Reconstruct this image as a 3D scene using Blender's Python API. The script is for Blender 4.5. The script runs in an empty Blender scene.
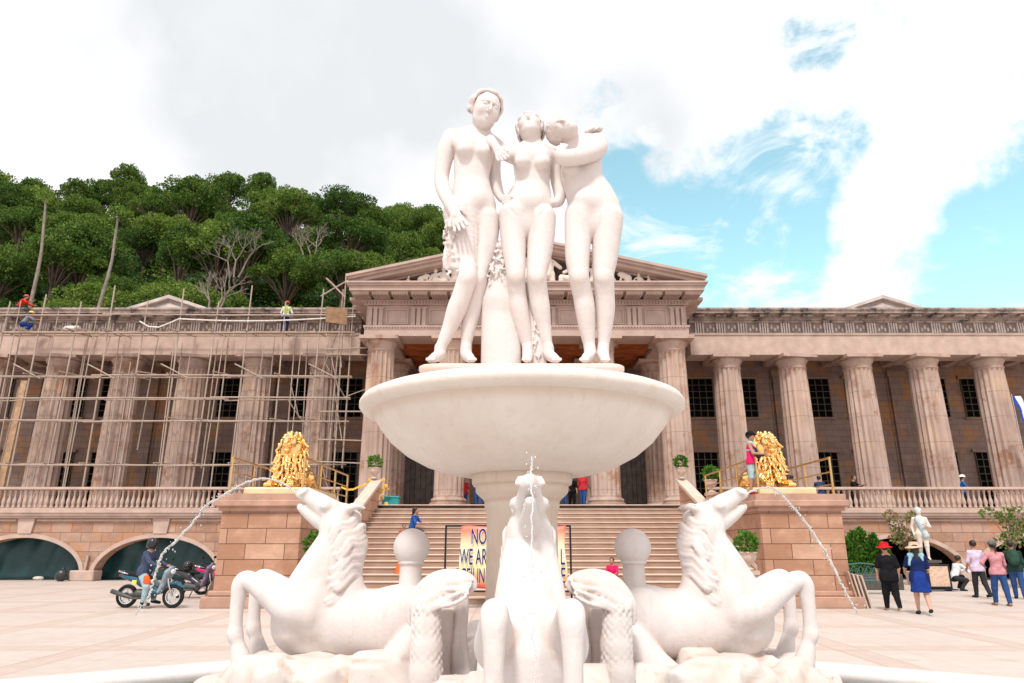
import bpy, math, random
import numpy as np
from mathutils import Vector, Matrix
R = math.radians
PI = math.pi
SC = bpy.context.scene
COL = SC.collection
random.seed(7)
CT, ST = math.cos(R(16.5)), math.sin(R(16.5))

def W(px, py, d):
    """world point at depth d (metres in front of the camera) seen at a picture position"""
    u = (px - 512) / 683; v = (341.5 - py) / 683
    y = CT - v * ST; z = ST + v * CT; t = d / y
    return Vector((u * t, d, 1.6 + z * t))

def MPP(py, d):
    return d / (CT - (341.5 - py) / 683 * ST) / 683

# ------------------------------------------------------------------ materials
def newmat(name):
    m = bpy.data.materials.new(name); m.use_nodes = True
    nt = m.node_tree
    return m, nt, nt.nodes['Principled BSDF']

def N(nt, typ, **kw):
    n = nt.nodes.new(typ)
    for k, v in kw.items():
        if k.startswith('i_'):
            n.inputs[k[2:].replace('_', ' ')].default_value = v
        else:
            setattr(n, k, v)
    return n

def ramp(nt, fac, stops):
    r = nt.nodes.new('ShaderNodeValToRGB')
    while len(r.color_ramp.elements) < len(stops):
        r.color_ramp.elements.new(0.5)
    for e, (p, c) in zip(r.color_ramp.elements, stops):
        e.position = p; e.color = (c[0], c[1], c[2], 1)
    nt.links.new(fac, r.inputs['Fac'])
    return r.outputs['Color']

def mix(nt, fac, a, b, blend='MIX'):
    m = nt.nodes.new('ShaderNodeMix'); m.data_type = 'RGBA'; m.blend_type = blend
    for sock, val in ((m.inputs[0], fac), (m.inputs[6], a), (m.inputs[7], b)):
        if isinstance(val, bpy.types.NodeSocket): nt.links.new(val, sock)
        elif isinstance(val, (int, float)): sock.default_value = val
        else: sock.default_value = (val[0], val[1], val[2], 1)
    return m.outputs[2]

def noise(nt, scale, detail=4, rough=0.55, coord=None, stretch=None):
    if coord is None:
        coord = nt.nodes.new('ShaderNodeTexCoord').outputs['Object']
    if stretch:
        mp = nt.nodes.new('ShaderNodeMapping'); mp.inputs['Scale'].default_value = stretch
        nt.links.new(coord, mp.inputs['Vector']); coord = mp.outputs['Vector']
    n = nt.nodes.new('ShaderNodeTexNoise')
    n.inputs['Scale'].default_value = scale; n.inputs['Detail'].default_value = detail
    n.inputs['Roughness'].default_value = rough
    nt.links.new(coord, n.inputs['Vector'])
    return n.outputs['Fac']

def bump(nt, bsdf, h, strength=0.3, dist=0.02, prev=None):
    b = nt.nodes.new('ShaderNodeBump'); b.inputs['Strength'].default_value = strength
    b.inputs['Distance'].default_value = dist
    nt.links.new(h, b.inputs['Height'])
    if prev: nt.links.new(prev, b.inputs['Normal'])
    nt.links.new(b.outputs['Normal'], bsdf.inputs['Normal'])
    return b.outputs['Normal']

def plain(name, col, rough=0.6, metal=0.0, var=0.12, scale=6, bumps=0.0, spec=None):
    m, nt, b = newmat(name)
    f = noise(nt, scale, 4)
    d = [max(0, c * (1 - var)) for c in col]; l = [min(1, c * (1 + var)) for c in col]
    nt.links.new(ramp(nt, f, [(0.3, d), (0.7, l)]), b.inputs['Base Color'])
    b.inputs['Roughness'].default_value = rough
    b.inputs['Metallic'].default_value = metal
    b.inputs['Specular IOR Level'].default_value = spec if spec is not None else (.12 if rough > .65 and metal < .1 else .5)
    if bumps: bump(nt, b, noise(nt, scale * 6, 3), bumps, 0.01)
    return m

def marble(name, col, dark, rough=0.45, dirt=0.5):
    m, nt, b = newmat(name)
    f = noise(nt, 1.8, 6, 0.6)
    c = ramp(nt, f, [(0.3, dark), (0.62, col)])
    f2 = noise(nt, 7, 5, 0.65, stretch=(1, 1, .35))
    c = mix(nt, ramp(nt, f2, [(0.56, (0, 0, 0)), (0.75, (dirt, dirt, dirt))]), c, (dark[0] * .93, dark[1] * .84, dark[2] * .75))
    # darker, browner tone in the carved creases
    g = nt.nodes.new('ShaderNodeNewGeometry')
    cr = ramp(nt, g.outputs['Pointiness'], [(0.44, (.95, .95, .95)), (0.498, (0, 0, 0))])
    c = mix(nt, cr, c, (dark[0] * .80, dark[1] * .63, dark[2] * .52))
    # thin grey veins and rain streaks
    v1 = nt.nodes.new('ShaderNodeTexWave'); v1.wave_type = 'BANDS'; v1.inputs['Scale'].default_value = .9; v1.inputs['Distortion'].default_value = 14; v1.inputs['Detail'].default_value = 5; v1.inputs['Detail Scale'].default_value = 1.6
    nt.links.new(nt.nodes.new('ShaderNodeTexCoord').outputs['Object'], v1.inputs['Vector'])
    c = mix(nt, ramp(nt, v1.outputs['Fac'], [(.0, (.10, .10, .10)), (.10, (0, 0, 0))]), c, (dark[0] * .84, dark[1] * .84, dark[2] * .86))
    st_ = noise(nt, 5, 5, .6, stretch=(3.2, 3.2, .28))
    c = mix(nt, ramp(nt, st_, [(.58, (0, 0, 0)), (.74, (.35, .35, .35))]), c, (dark[0] * .82, dark[1] * .76, dark[2] * .68))
    nt.links.new(c, b.inputs['Base Color'])
    b.inputs['Roughness'].default_value = rough
    b.inputs['Specular IOR Level'].default_value = .22
    h = noise(nt, 30, 5, .6)
    bump(nt, b, h, 0.35, 0.012)
    return m

def wallcoord(nt):
    tc = nt.nodes.new('ShaderNodeTexCoord')
    s = nt.nodes.new('ShaderNodeSeparateXYZ'); nt.links.new(tc.outputs['Object'], s.inputs[0])
    a = nt.nodes.new('ShaderNodeMath'); a.operation = 'ADD'
    nt.links.new(s.outputs['X'], a.inputs[0]); nt.links.new(s.outputs['Y'], a.inputs[1])
    c = nt.nodes.new('ShaderNodeCombineXYZ')
    nt.links.new(a.outputs[0], c.inputs['X']); nt.links.new(s.outputs['Z'], c.inputs['Y'])
    return c.outputs[0], tc.outputs['Object']

def blocks(name, c1, c2, mort, bw=1.0, rh=0.4, mortar=0.008, patch=None, rough=0.8, stain=None):
    m, nt, b = newmat(name)
    co, oc = wallcoord(nt)
    br = nt.nodes.new('ShaderNodeTexBrick')
    nt.links.new(co, br.inputs['Vector'])
    br.inputs['Scale'].default_value = 1; br.inputs['Brick Width'].default_value = bw
    br.inputs['Row Height'].default_value = rh; br.inputs['Mortar Size'].default_value = mortar
    br.inputs['Mortar Smooth'].default_value = 0.1; br.inputs['Bias'].default_value = -0.1
    br.inputs['Color1'].default_value = (*c1, 1); br.inputs['Color2'].default_value = (*c2, 1)
    br.inputs['Mortar'].default_value = (*mort, 1)
    c = br.outputs['Color']
    f = noise(nt, 1.6, 7, .65, coord=oc, stretch=(1, 1, 1.6))
    c = mix(nt, .40, c, ramp(nt, f, [(.3, [q * .74 for q in c1]), (.5, c1), (.72, [min(1, q * 1.18) for q in c2])]), 'MIX')
    if patch:
        v = nt.nodes.new('ShaderNodeTexVoronoi'); v.inputs['Scale'].default_value = .55
        nt.links.new(oc, v.inputs['Vector'])
        pf = noise(nt, .9, 5, .6, coord=oc)
        c = mix(nt, ramp(nt, pf, [(.51, (0, 0, 0)), (.62, (.8, .8, .8))]), c, patch)
    if stain:
        sf = noise(nt, 2.2, 6, .7, coord=oc, stretch=(2.2, 2.2, .5))
        c = mix(nt, ramp(nt, sf, [(.5, (0, 0, 0)), (.72, (.8, .8, .8))]), c, stain)
    # every block its own joint line
    c = mix(nt, br.outputs['Fac'], c, mort)
    nt.links.new(c, b.inputs['Base Color'])
    b.inputs['Roughness'].default_value = rough; b.inputs['Specular IOR Level'].default_value = .15
    inv = nt.nodes.new('ShaderNodeMath'); inv.operation = 'SUBTRACT'; inv.inputs[0].default_value = 1
    nt.links.new(br.outputs['Fac'], inv.inputs[1])
    n1 = bump(nt, b, inv.outputs[0], .6, .015)
    bump(nt, b, noise(nt, 14, 5, .6, coord=oc), .25, .02, n1)
    return m

M = {}
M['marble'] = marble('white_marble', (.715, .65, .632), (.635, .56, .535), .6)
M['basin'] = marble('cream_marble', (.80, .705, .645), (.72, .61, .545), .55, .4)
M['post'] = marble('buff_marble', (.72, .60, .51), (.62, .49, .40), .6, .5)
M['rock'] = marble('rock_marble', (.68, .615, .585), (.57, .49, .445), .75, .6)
M['block'] = blocks('pedestal_sandstone', (.37, .195, .125), (.58, .37, .27), (.13, .07, .05), 1.05, .40, .010)
M['cap'] = plain('cap_sandstone', (.43, .26, .195), .8, 0, .18, 2.5, .3)
M['terrace'] = blocks('terrace_sandstone', (.33, .195, .14), (.52, .36, .285), (.17, .10, .075), .95, .42, .010, patch=(.44, .22, .12))
M['cella'] = blocks('wing_wall_stone', (.285, .20, .17), (.39, .285, .24), (.11, .07, .06), .8, .34, .006, patch=(.50, .25, .115))
M['trim'] = plain('carved_stone', (.48, .355, .30), .8, 0, .14, 2, .3)
M['portico'] = plain('portico_stone', (.44, .325, .28), .8, 0, .13, 1.6, .3)
M['dark_trim'] = plain('dark_crevice_stone', (.25, .16, .125), .85, 0, .2, 3, .2)

def column_mat():
    m, nt, b = newmat('column_stone')
    oi = nt.nodes.new('ShaderNodeObjectInfo')
    tc = nt.nodes.new('ShaderNodeTexCoord')
    va = nt.nodes.new('ShaderNodeVectorMath'); va.operation = 'ADD'
    cm = nt.nodes.new('ShaderNodeCombineXYZ')
    mu = nt.nodes.new('ShaderNodeMath'); mu.operation = 'MULTIPLY'; mu.inputs[1].default_value = 37
    nt.links.new(oi.outputs['Random'], mu.inputs[0]); nt.links.new(mu.outputs[0], cm.inputs[0]); nt.links.new(mu.outputs[0], cm.inputs[2])
    nt.links.new(tc.outputs['Object'], va.inputs[0]); nt.links.new(cm.outputs[0], va.inputs[1])
    oc = va.outputs[0]
    f = noise(nt, 1.1, 6, .6, coord=oc, stretch=(1, 1, .5))
    c = ramp(nt, f, [(.3, (.35, .245, .205)), (.55, (.44, .325, .275)), (.75, (.53, .41, .355))])
    f2 = noise(nt, .75, 6, .72, coord=oc)
    c = mix(nt, ramp(nt, f2, [(.54, (0, 0, 0)), (.63, (.75, .75, .75))]), c, (.27, .12, .065))
    f3 = noise(nt, .5, 3, .5, coord=oc)
    c = mix(nt, ramp(nt, f3, [(.5, (0, 0, 0)), (.7, (.55, .55, .55))]), c, (.60, .42, .30))
    f5 = noise(nt, 1.0, 6, .7, coord=oc, stretch=(3.4, 3.4, .16))
    c = mix(nt, ramp(nt, f5, [(.52, (0, 0, 0)), (.70, (.6, .6, .6))]), c, (.24, .165, .135))
    # drum joints
    s = nt.nodes.new('ShaderNodeSeparateXYZ'); nt.links.new(tc.outputs['Object'], s.inputs[0])
    w = nt.nodes.new('ShaderNodeMath'); w.operation = 'FRACT'
    dv = nt.nodes.new('ShaderNodeMath'); dv.operation = 'DIVIDE'; dv.inputs[1].default_value = 1.31
    nt.links.new(s.outputs['Z'], dv.inputs[0]); nt.links.new(dv.outputs[0], w.inputs[0])
    lt = nt.nodes.new('ShaderNodeMath'); lt.operation = 'LESS_THAN'; lt.inputs[1].default_value = .018
    nt.links.new(w.outputs[0], lt.inputs[0])
    c = mix(nt, lt.outputs[0], c, (.27, .18, .15))
    nt.links.new(c, b.inputs['Base Color']); b.inputs['Roughness'].default_value = .8; b.inputs['Specular IOR Level'].default_value = .15
    bump(nt, b, noise(nt, 12, 5, .6, coord=oc), .3, .02)
    return m
M['column'] = column_mat()

def weathered():
    m, nt, b = newmat('weathered_cornice')
    f = noise(nt, 1.4, 8, .72)
    c = ramp(nt, f, [(.38, (.055, .045, .045)), (.47, (.27, .21, .185)), (.62, (.46, .36, .31))])
    nt.links.new(c, b.inputs['Base Color']); b.inputs['Roughness'].default_value = .9
    bump(nt, b, noise(nt, 9, 5, .6), .4, .03)
    return m
M['weathered'] = weathered()
M['gable'] = plain('gable_stone', (.50, .44, .41), .85, 0, .2, 1.5, .2)
M['relief'] = plain('relief_plaster', (.72, .63, .56), .8, 0, .1, 5, .2)
M['frieze'] = plain('frieze_stone', (.50, .42, .385), .85, 0, .22, 3, .4)
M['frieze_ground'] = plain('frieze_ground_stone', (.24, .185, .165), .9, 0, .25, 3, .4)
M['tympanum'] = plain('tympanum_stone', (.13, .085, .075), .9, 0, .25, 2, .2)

def steps_mat():
    m, nt, b = newmat('stair_stone')
    co, oc = wallcoord(nt)
    f = noise(nt, 1.5, 6, .65, coord=oc, stretch=(1, 1, 3))
    c = ramp(nt, f, [(.3, (.27, .165, .115)), (.6, (.36, .235, .175)), (.75, (.46, .32, .25))])
    nt.links.new(c, b.inputs['Base Color']); b.inputs['Roughness'].default_value = .75
    bump(nt, b, noise(nt, 20, 4, .6, coord=oc), .2, .01)
    return m
M['stair'] = steps_mat()
M['nosing'] = plain('stair_nosing_stone', (.62, .48, .395), .6, 0, .1, 3, .1)

def plaza_mat():
    m, nt, b = newmat('plaza_paving')
    tc = nt.nodes.new('ShaderNodeTexCoord')
    mp = nt.nodes.new('ShaderNodeMapping'); mp.inputs['Location'].default_value = (.9, .35, 0)
    nt.links.new(tc.outputs['Object'], mp.inputs['Vector'])
    s = nt.nodes.new('ShaderNodeSeparateXYZ'); nt.links.new(mp.outputs[0], s.inputs[0])
    def band(out, size, w):
        d = nt.nodes.new('ShaderNodeMath'); d.operation = 'DIVIDE'; d.inputs[1].default_value = size
        nt.links.new(out, d.inputs[0])
        fr = nt.nodes.new('ShaderNodeMath'); fr.operation = 'FRACT'; nt.links.new(d.outputs[0], fr.inputs[0])
        lt = nt.nodes.new('ShaderNodeMath'); lt.operation = 'LESS_THAN'; lt.inputs[1].default_value = w / size
        nt.links.new(fr.outputs[0], lt.inputs[0]); return lt.outputs[0]
    f = noise(nt, .45, 6, .6); f2 = noise(nt, 3.5, 6, .7)
    c = ramp(nt, f, [(.3, (.51, .425, .375)), (.7, (.60, .52, .47))])
    c = mix(nt, .35, c, ramp(nt, f2, [(.3, (.42, .34, .295)), (.65, (.61, .53, .48))]))
    bx = band(s.outputs['X'], 3.0, .42); by = band(s.outputs['Y'], 3.0, .42)
    mx = nt.nodes.new('ShaderNodeMath'); mx.operation = 'MAXIMUM'
    nt.links.new(bx, mx.inputs[0]); nt.links.new(by, mx.inputs[1])
    c = mix(nt, mx.outputs[0], c, ramp(nt, f2, [(.3, (.48, .37, .315)), (.7, (.56, .455, .395))]))
    # joints
    def joint(out, off):
        a = nt.nodes.new('ShaderNodeMath'); a.operation = 'ADD'; a.inputs[1].default_value = off
        nt.links.new(out, a.inputs[0]); return band(a.outputs[0], 3.0, .03)
    prev = None
    for o in (s.outputs['X'], s.outputs['Y']):
        for off in (.03, -.42):
            j = joint(o, off)
            if prev is None: prev = j
            else:
                q = nt.nodes.new('ShaderNodeMath'); q.operation = 'MAXIMUM'
                nt.links.new(prev, q.inputs[0]); nt.links.new(j, q.inputs[1]); prev = q.outputs[0]
    thin = band(s.outputs['X'], 1.0, .012); thin2 = band(s.outputs['Y'], 1.0, .012)
    q = nt.nodes.new('ShaderNodeMath'); q.operation = 'MAXIMUM'; nt.links.new(thin, q.inputs[0]); nt.links.new(thin2, q.inputs[1])
    c = mix(nt, q.outputs[0], c, (.42, .32, .27))
    c = mix(nt, prev, c, (.44, .33, .275))
    f4 = noise(nt, .9, 7, .75)
    c = mix(nt, ramp(nt, f4, [(.57, (0, 0, 0)), (.74, (.55, .55, .55))]), c, (.34, .24, .195))
    nt.links.new(c, b.inputs['Base Color']); b.inputs['Roughness'].default_value = .55
    bump(nt, b, noise(nt, 10, 5, .6), .12, .01)
    return m
M['plaza'] = plaza_mat()

def leaf_mat(name, cols, trans=.35):
    m, nt, b = newmat(name)
    oi = nt.nodes.new('ShaderNodeObjectInfo')
    g = nt.nodes.new('ShaderNodeNewGeometry')
    mx = nt.nodes.new('ShaderNodeMath'); mx.operation = 'MULTIPLY_ADD'; mx.inputs[1].default_value = .62
    nt.links.new(g.outputs['Random Per Island'], mx.inputs[0])
    h = nt.nodes.new('ShaderNodeMath'); h.operation = 'MULTIPLY'; h.inputs[1].default_value = .40
    nt.links.new(oi.outputs['Random'], h.inputs[0]); nt.links.new(h.outputs[0], mx.inputs[2])
    c = ramp(nt, mx.outputs[0], [(i / (len(cols) - 1), q) for i, q in enumerate(cols)])
    nt.links.new(c, b.inputs['Base Color'])
    b.inputs['Roughness'].default_value = .6; b.inputs['Specular IOR Level'].default_value = .12
    t = nt.nodes.new('ShaderNodeBsdfTranslucent'); nt.links.new(c, t.inputs['Color'])
    ms = nt.nodes.new('ShaderNodeMixShader'); ms.inputs[0].default_value = trans
    nt.links.new(b.outputs[0], ms.inputs[1]); nt.links.new(t.outputs[0], ms.inputs[2])
    nt.links.new(ms.outputs[0], nt.nodes['Material Output'].inputs['Surface'])
    return m
M['leaf'] = leaf_mat('tree_leaves', [(.018, .046, .015), (.038, .092, .020), (.095, .175, .030), (.19, .275, .048), (.33, .40, .09)])
M['leaf_bright'] = leaf_mat('shrub_leaves', [(.035, .10, .015), (.08, .20, .025), (.17, .32, .045)])
M['leaf_pink'] = leaf_mat('blossom_leaves', [(.05, .13, .02), (.12, .22, .04), (.50, .24, .20)])
M['bark'] = plain('bark', (.16, .12, .09), .9, 0, .3, 3, .4)
M['bark_pale'] = plain('pale_bark', (.235, .195, .165), .9, 0, .25, 3, .3)
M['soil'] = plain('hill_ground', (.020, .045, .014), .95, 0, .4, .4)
M['bamboo'] = plain('bamboo', (.38, .30, .25), .7, 0, .25, 5)
M['plank'] = plain('raw_plank', (.42, .27, .17), .8, 0, .25, 4)
M['greywood'] = plain('grey_boards', (.17, .14, .13), .85, 0, .3, 3)
M['redwood'] = plain('red_formwork', (.36, .105, .035), .8, 0, .35, 2)
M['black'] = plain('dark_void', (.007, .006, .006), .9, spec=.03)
M['blackmetal'] = plain('black_metal', (.02, .02, .022), .4, .5)
M['grille'] = plain('window_grille', (.10, .085, .06), .5, .4)
M['tarp'] = plain('teal_tarp', (.004, .040, .045), .5, 0, .3, 1.5, .2)
M['brass'] = plain('brass_rail', (.62, .40, .17), .32, .85, .1)
M['gold'] = plain('gold_leaf', (.97, .60, .24), .20, 1.0, .1, 8, .25)
M['goldbase'] = plain('gold_plinth', (.74, .58, .36), .5, .35, .12, 5)
M['urn'] = plain('urn_stone', (.55, .43, .36), .7, 0, .1, 6, .2)
M['skin'] = plain('brown_skin', (.36, .19, .12), .55, 0, .06, 8)
M['skin_light'] = plain('tan_skin', (.50, .29, .20), .55, 0, .06, 8)
M['hair'] = plain('black_hair', (.012, .009, .008), .5)
M['tyre'] = plain('tyre_rubber', (.02, .02, .02), .75)
M['chrome'] = plain('chrome', (.65, .65, .66), .25, 1)
M['rubbergrey'] = plain('engine_grey', (.08, .08, .085), .5, .4)
_fab = {}
def fabric(name, col, rough=.85):
    if name not in _fab:
        m, nt, b = newmat(name)
        f = noise(nt, 9, 4)
        nt.links.new(ramp(nt, f, [(.3, [c_ * .80 for c_ in col]), (.7, [min(1, c_ * 1.15) for c_ in col])]), b.inputs['Base Color'])
        b.inputs['Roughness'].default_value = rough; b.inputs['Specular IOR Level'].default_value = .08 if rough > .6 else .5
        if rough > .6: bump(nt, b, noise(nt, 11, 3, .5, stretch=(1, 1, .6)), .9, .05)
        _fab[name] = m
    return _fab[name]

# ------------------------------------------------------------------ objects
def tag(o, label=None, cat=None, group=None, kind=None):
    if label: o['label'] = label
    if cat: o['category'] = cat
    if group: o['group'] = group
    if kind: o['kind'] = kind
    return o

def thing(name, label, cat, loc=(0, 0, 0), rz=0, group=None):
    o = bpy.data.objects.new(name, None); COL.objects.link(o)
    o.empty_display_size = .2
    o.location = loc; o.rotation_euler = (0, 0, rz)
    return tag(o, label, cat, group)

def off(parent):
    v = Vector((0, 0, 0))
    while parent:
        v += parent.location; parent = parent.parent
    return v

def mkobj(name, verts, faces, mat, parent=None, world=False, smooth=False, origin=None):
    me = bpy.data.meshes.new(name)
    V = np.asarray(verts, dtype=np.float32).reshape(-1, 3)
    sub = Vector((0, 0, 0))
    if world: sub = off(parent)
    if origin is not None: sub = sub + Vector(origin)
    V = V - np.array(sub, dtype=np.float32)
    if isinstance(faces, np.ndarray):
        n = len(faces)
        me.vertices.add(len(V)); me.vertices.foreach_set('co', V.ravel())
        me.loops.add(n * 4); me.loops.foreach_set('vertex_index', faces.astype(np.int32).ravel())
        me.polygons.add(n); me.polygons.foreach_set('loop_start', np.arange(0, n * 4, 4, dtype=np.int32))
        me.update(calc_edges=True)
    else:
        me.from_pydata(V.tolist(), [], faces); me.update()
    me.materials.append(mat)
    if smooth:
        me.polygons.foreach_set('use_smooth', np.ones(len(me.polygons), dtype=bool))
    me.validate()
    o = bpy.data.objects.new(name, me); COL.objects.link(o)
    if parent: o.parent = parent
    if origin is not None: o.location = origin
    return o

class MB:
    def __init__(s): s.v = []; s.f = []; s.any_smooth = False
    def add(s, vs, fs):
        b = len(s.v); s.v += [tuple(v) for v in vs]; s.f += [tuple(i + b for i in f) for f in fs]; return s
    def box(s, x0, x1, y0, y1, z0, z1, bev=0):
        if bev <= 0:
            vs = [(x0, y0, z0), (x1, y0, z0), (x1, y1, z0), (x0, y1, z0), (x0, y0, z1), (x1, y0, z1), (x1, y1, z1), (x0, y1, z1)]
            return s.add(vs, [(0, 3, 2, 1), (4, 5, 6, 7), (0, 1, 5, 4), (1, 2, 6, 5), (2, 3, 7, 6), (3, 0, 4, 7)])
        b = bev; rings = []
        def ring(z, i):
            return [(x0 + i, y0 + b if i else y0 + b, z), (x0 + b if i == 0 else x0 + b, y0 + i, z), (x1 - b, y0 + i, z), (x1 - i, y0 + b, z),
                    (x1 - i, y1 - b, z), (x1 - b, y1 - i, z), (x0 + b, y1 - i, z), (x0 + i, y1 - b, z)]
        r = [ring(z0, b * .7), ring(z0 + b, 0), ring(z1 - b, 0), ring(z1, b * .7)]
        return s.loft(r, True, True)
    def loft(s, rings, cap0=True, cap1=True, closed=True):
        b = len(s.v); n = len(rings[0])
        for r in rings: s.v += [tuple(p) for p in r]
        for i in range(len(rings) - 1):
            for j in range(n if closed else n - 1):
                k = (j + 1) % n
                s.f.append((b + i * n + j, b + i * n + k, b + (i + 1) * n + k, b + (i + 1) * n + j))
        if cap0: s.f.append(tuple(b + j for j in reversed(range(n))))
        if cap1: s.f.append(tuple(b + (len(rings) - 1) * n + j for j in range(n)))
        return s
    def lathe(s, prof, cx=0, cy=0, n=24, cap=True, flute=None):
        rings = []
        for q in prof:
            r, z = q[0], q[1]; fl = q[2] if len(q) > 2 else 0
            ring = []
            for j in range(n):
                a = 2 * PI * j / n
                rr = r * (1 - fl * (.5 + .5 * math.cos(a * flute))) if (flute and fl) else r
                ring.append((cx + rr * math.cos(a), cy + rr * math.sin(a), z))
            rings.append(ring)
        return s.loft(rings, cap, cap)
    def tube(s, pts, rad, n=8, cap=True):
        pts = [Vector(p) for p in pts]
        if not hasattr(rad, '__len__'): rad = [rad] * len(pts)
        rings = []; up = None
        for i, p in enumerate(pts):
            t = (pts[min(i + 1, len(pts) - 1)] - pts[max(i - 1, 0)])
            if t.length < 1e-9: t = Vector((0, 0, 1))
            t.normalize()
            if up is None:
                up = t.orthogonal().normalized()
            up = (up - t * up.dot(t))
            if up.length < 1e-6: up = t.orthogonal()
            up.normalize(); sd = t.cross(up)
            rings.append([p + (up * math.cos(2 * PI * j / n) + sd * math.sin(2 * PI * j / n)) * rad[i] for j in range(n)])
        return s.loft(rings, cap, cap)
    def prism(s, poly, axis, a, b):
        """poly: 2-D outline (counter-clockwise), extruded along axis from a to b"""
        def P(u, v, w): return {'y': (u, w, v), 'x': (w, u, v), 'z': (u, v, w)}[axis]
        n = len(poly); base = len(s.v)
        s.v += [P(u, v, a) for u, v in poly] + [P(u, v, b) for u, v in poly]
        s.f.append(tuple(base + i for i in range(n))); s.f.append(tuple(base + n + i for i in reversed(range(n))))
        for i in range(n):
            j = (i + 1) % n
            s.f.append((base + i, base + n + i, base + n + j, base + j))
        return s
    def ell(s, c, r, n=12, m=8):
        rings = []
        for i in range(1, m):
            th = PI * i / m
            rings.append([(c[0] + r[0] * math.sin(th) * math.cos(2 * PI * j / n), c[1] + r[1] * math.sin(th) * math.sin(2 * PI * j / n), c[2] - r[2] * math.cos(th)) for j in range(n)])
        return s.loft(rings)
    def build(s, name, mat, parent=None, world=False, smooth=False, origin=None, label=None, ang=None):
        o = mkobj(name, s.v, s.f, mat, parent, world, smooth, origin)
        import bmesh
        bm = bmesh.new(); bm.from_mesh(o.data)
        bmesh.ops.recalc_face_normals(bm, faces=bm.faces)
        if ang:
            for e in bm.edges:
                if len(e.link_faces) == 2 and e.calc_face_angle(0) > R(ang): e.smooth = False
            for f in bm.faces: f.smooth = True
        bm.to_mesh(o.data); bm.free()
        if label: o['label'] = label
        return o

def copy_tree(o, parent=None, loc=None, rz=None, label=None, group=None):
    c = o.copy(); COL.objects.link(c); c.parent = parent
    if loc is not None: c.location = loc
    if rz is not None: c.rotation_euler = (0, 0, rz)
    if label: c['label'] = label
    if group: c['group'] = group
    for ch in list(o.children): copy_tree(ch, c)
    return c

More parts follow.
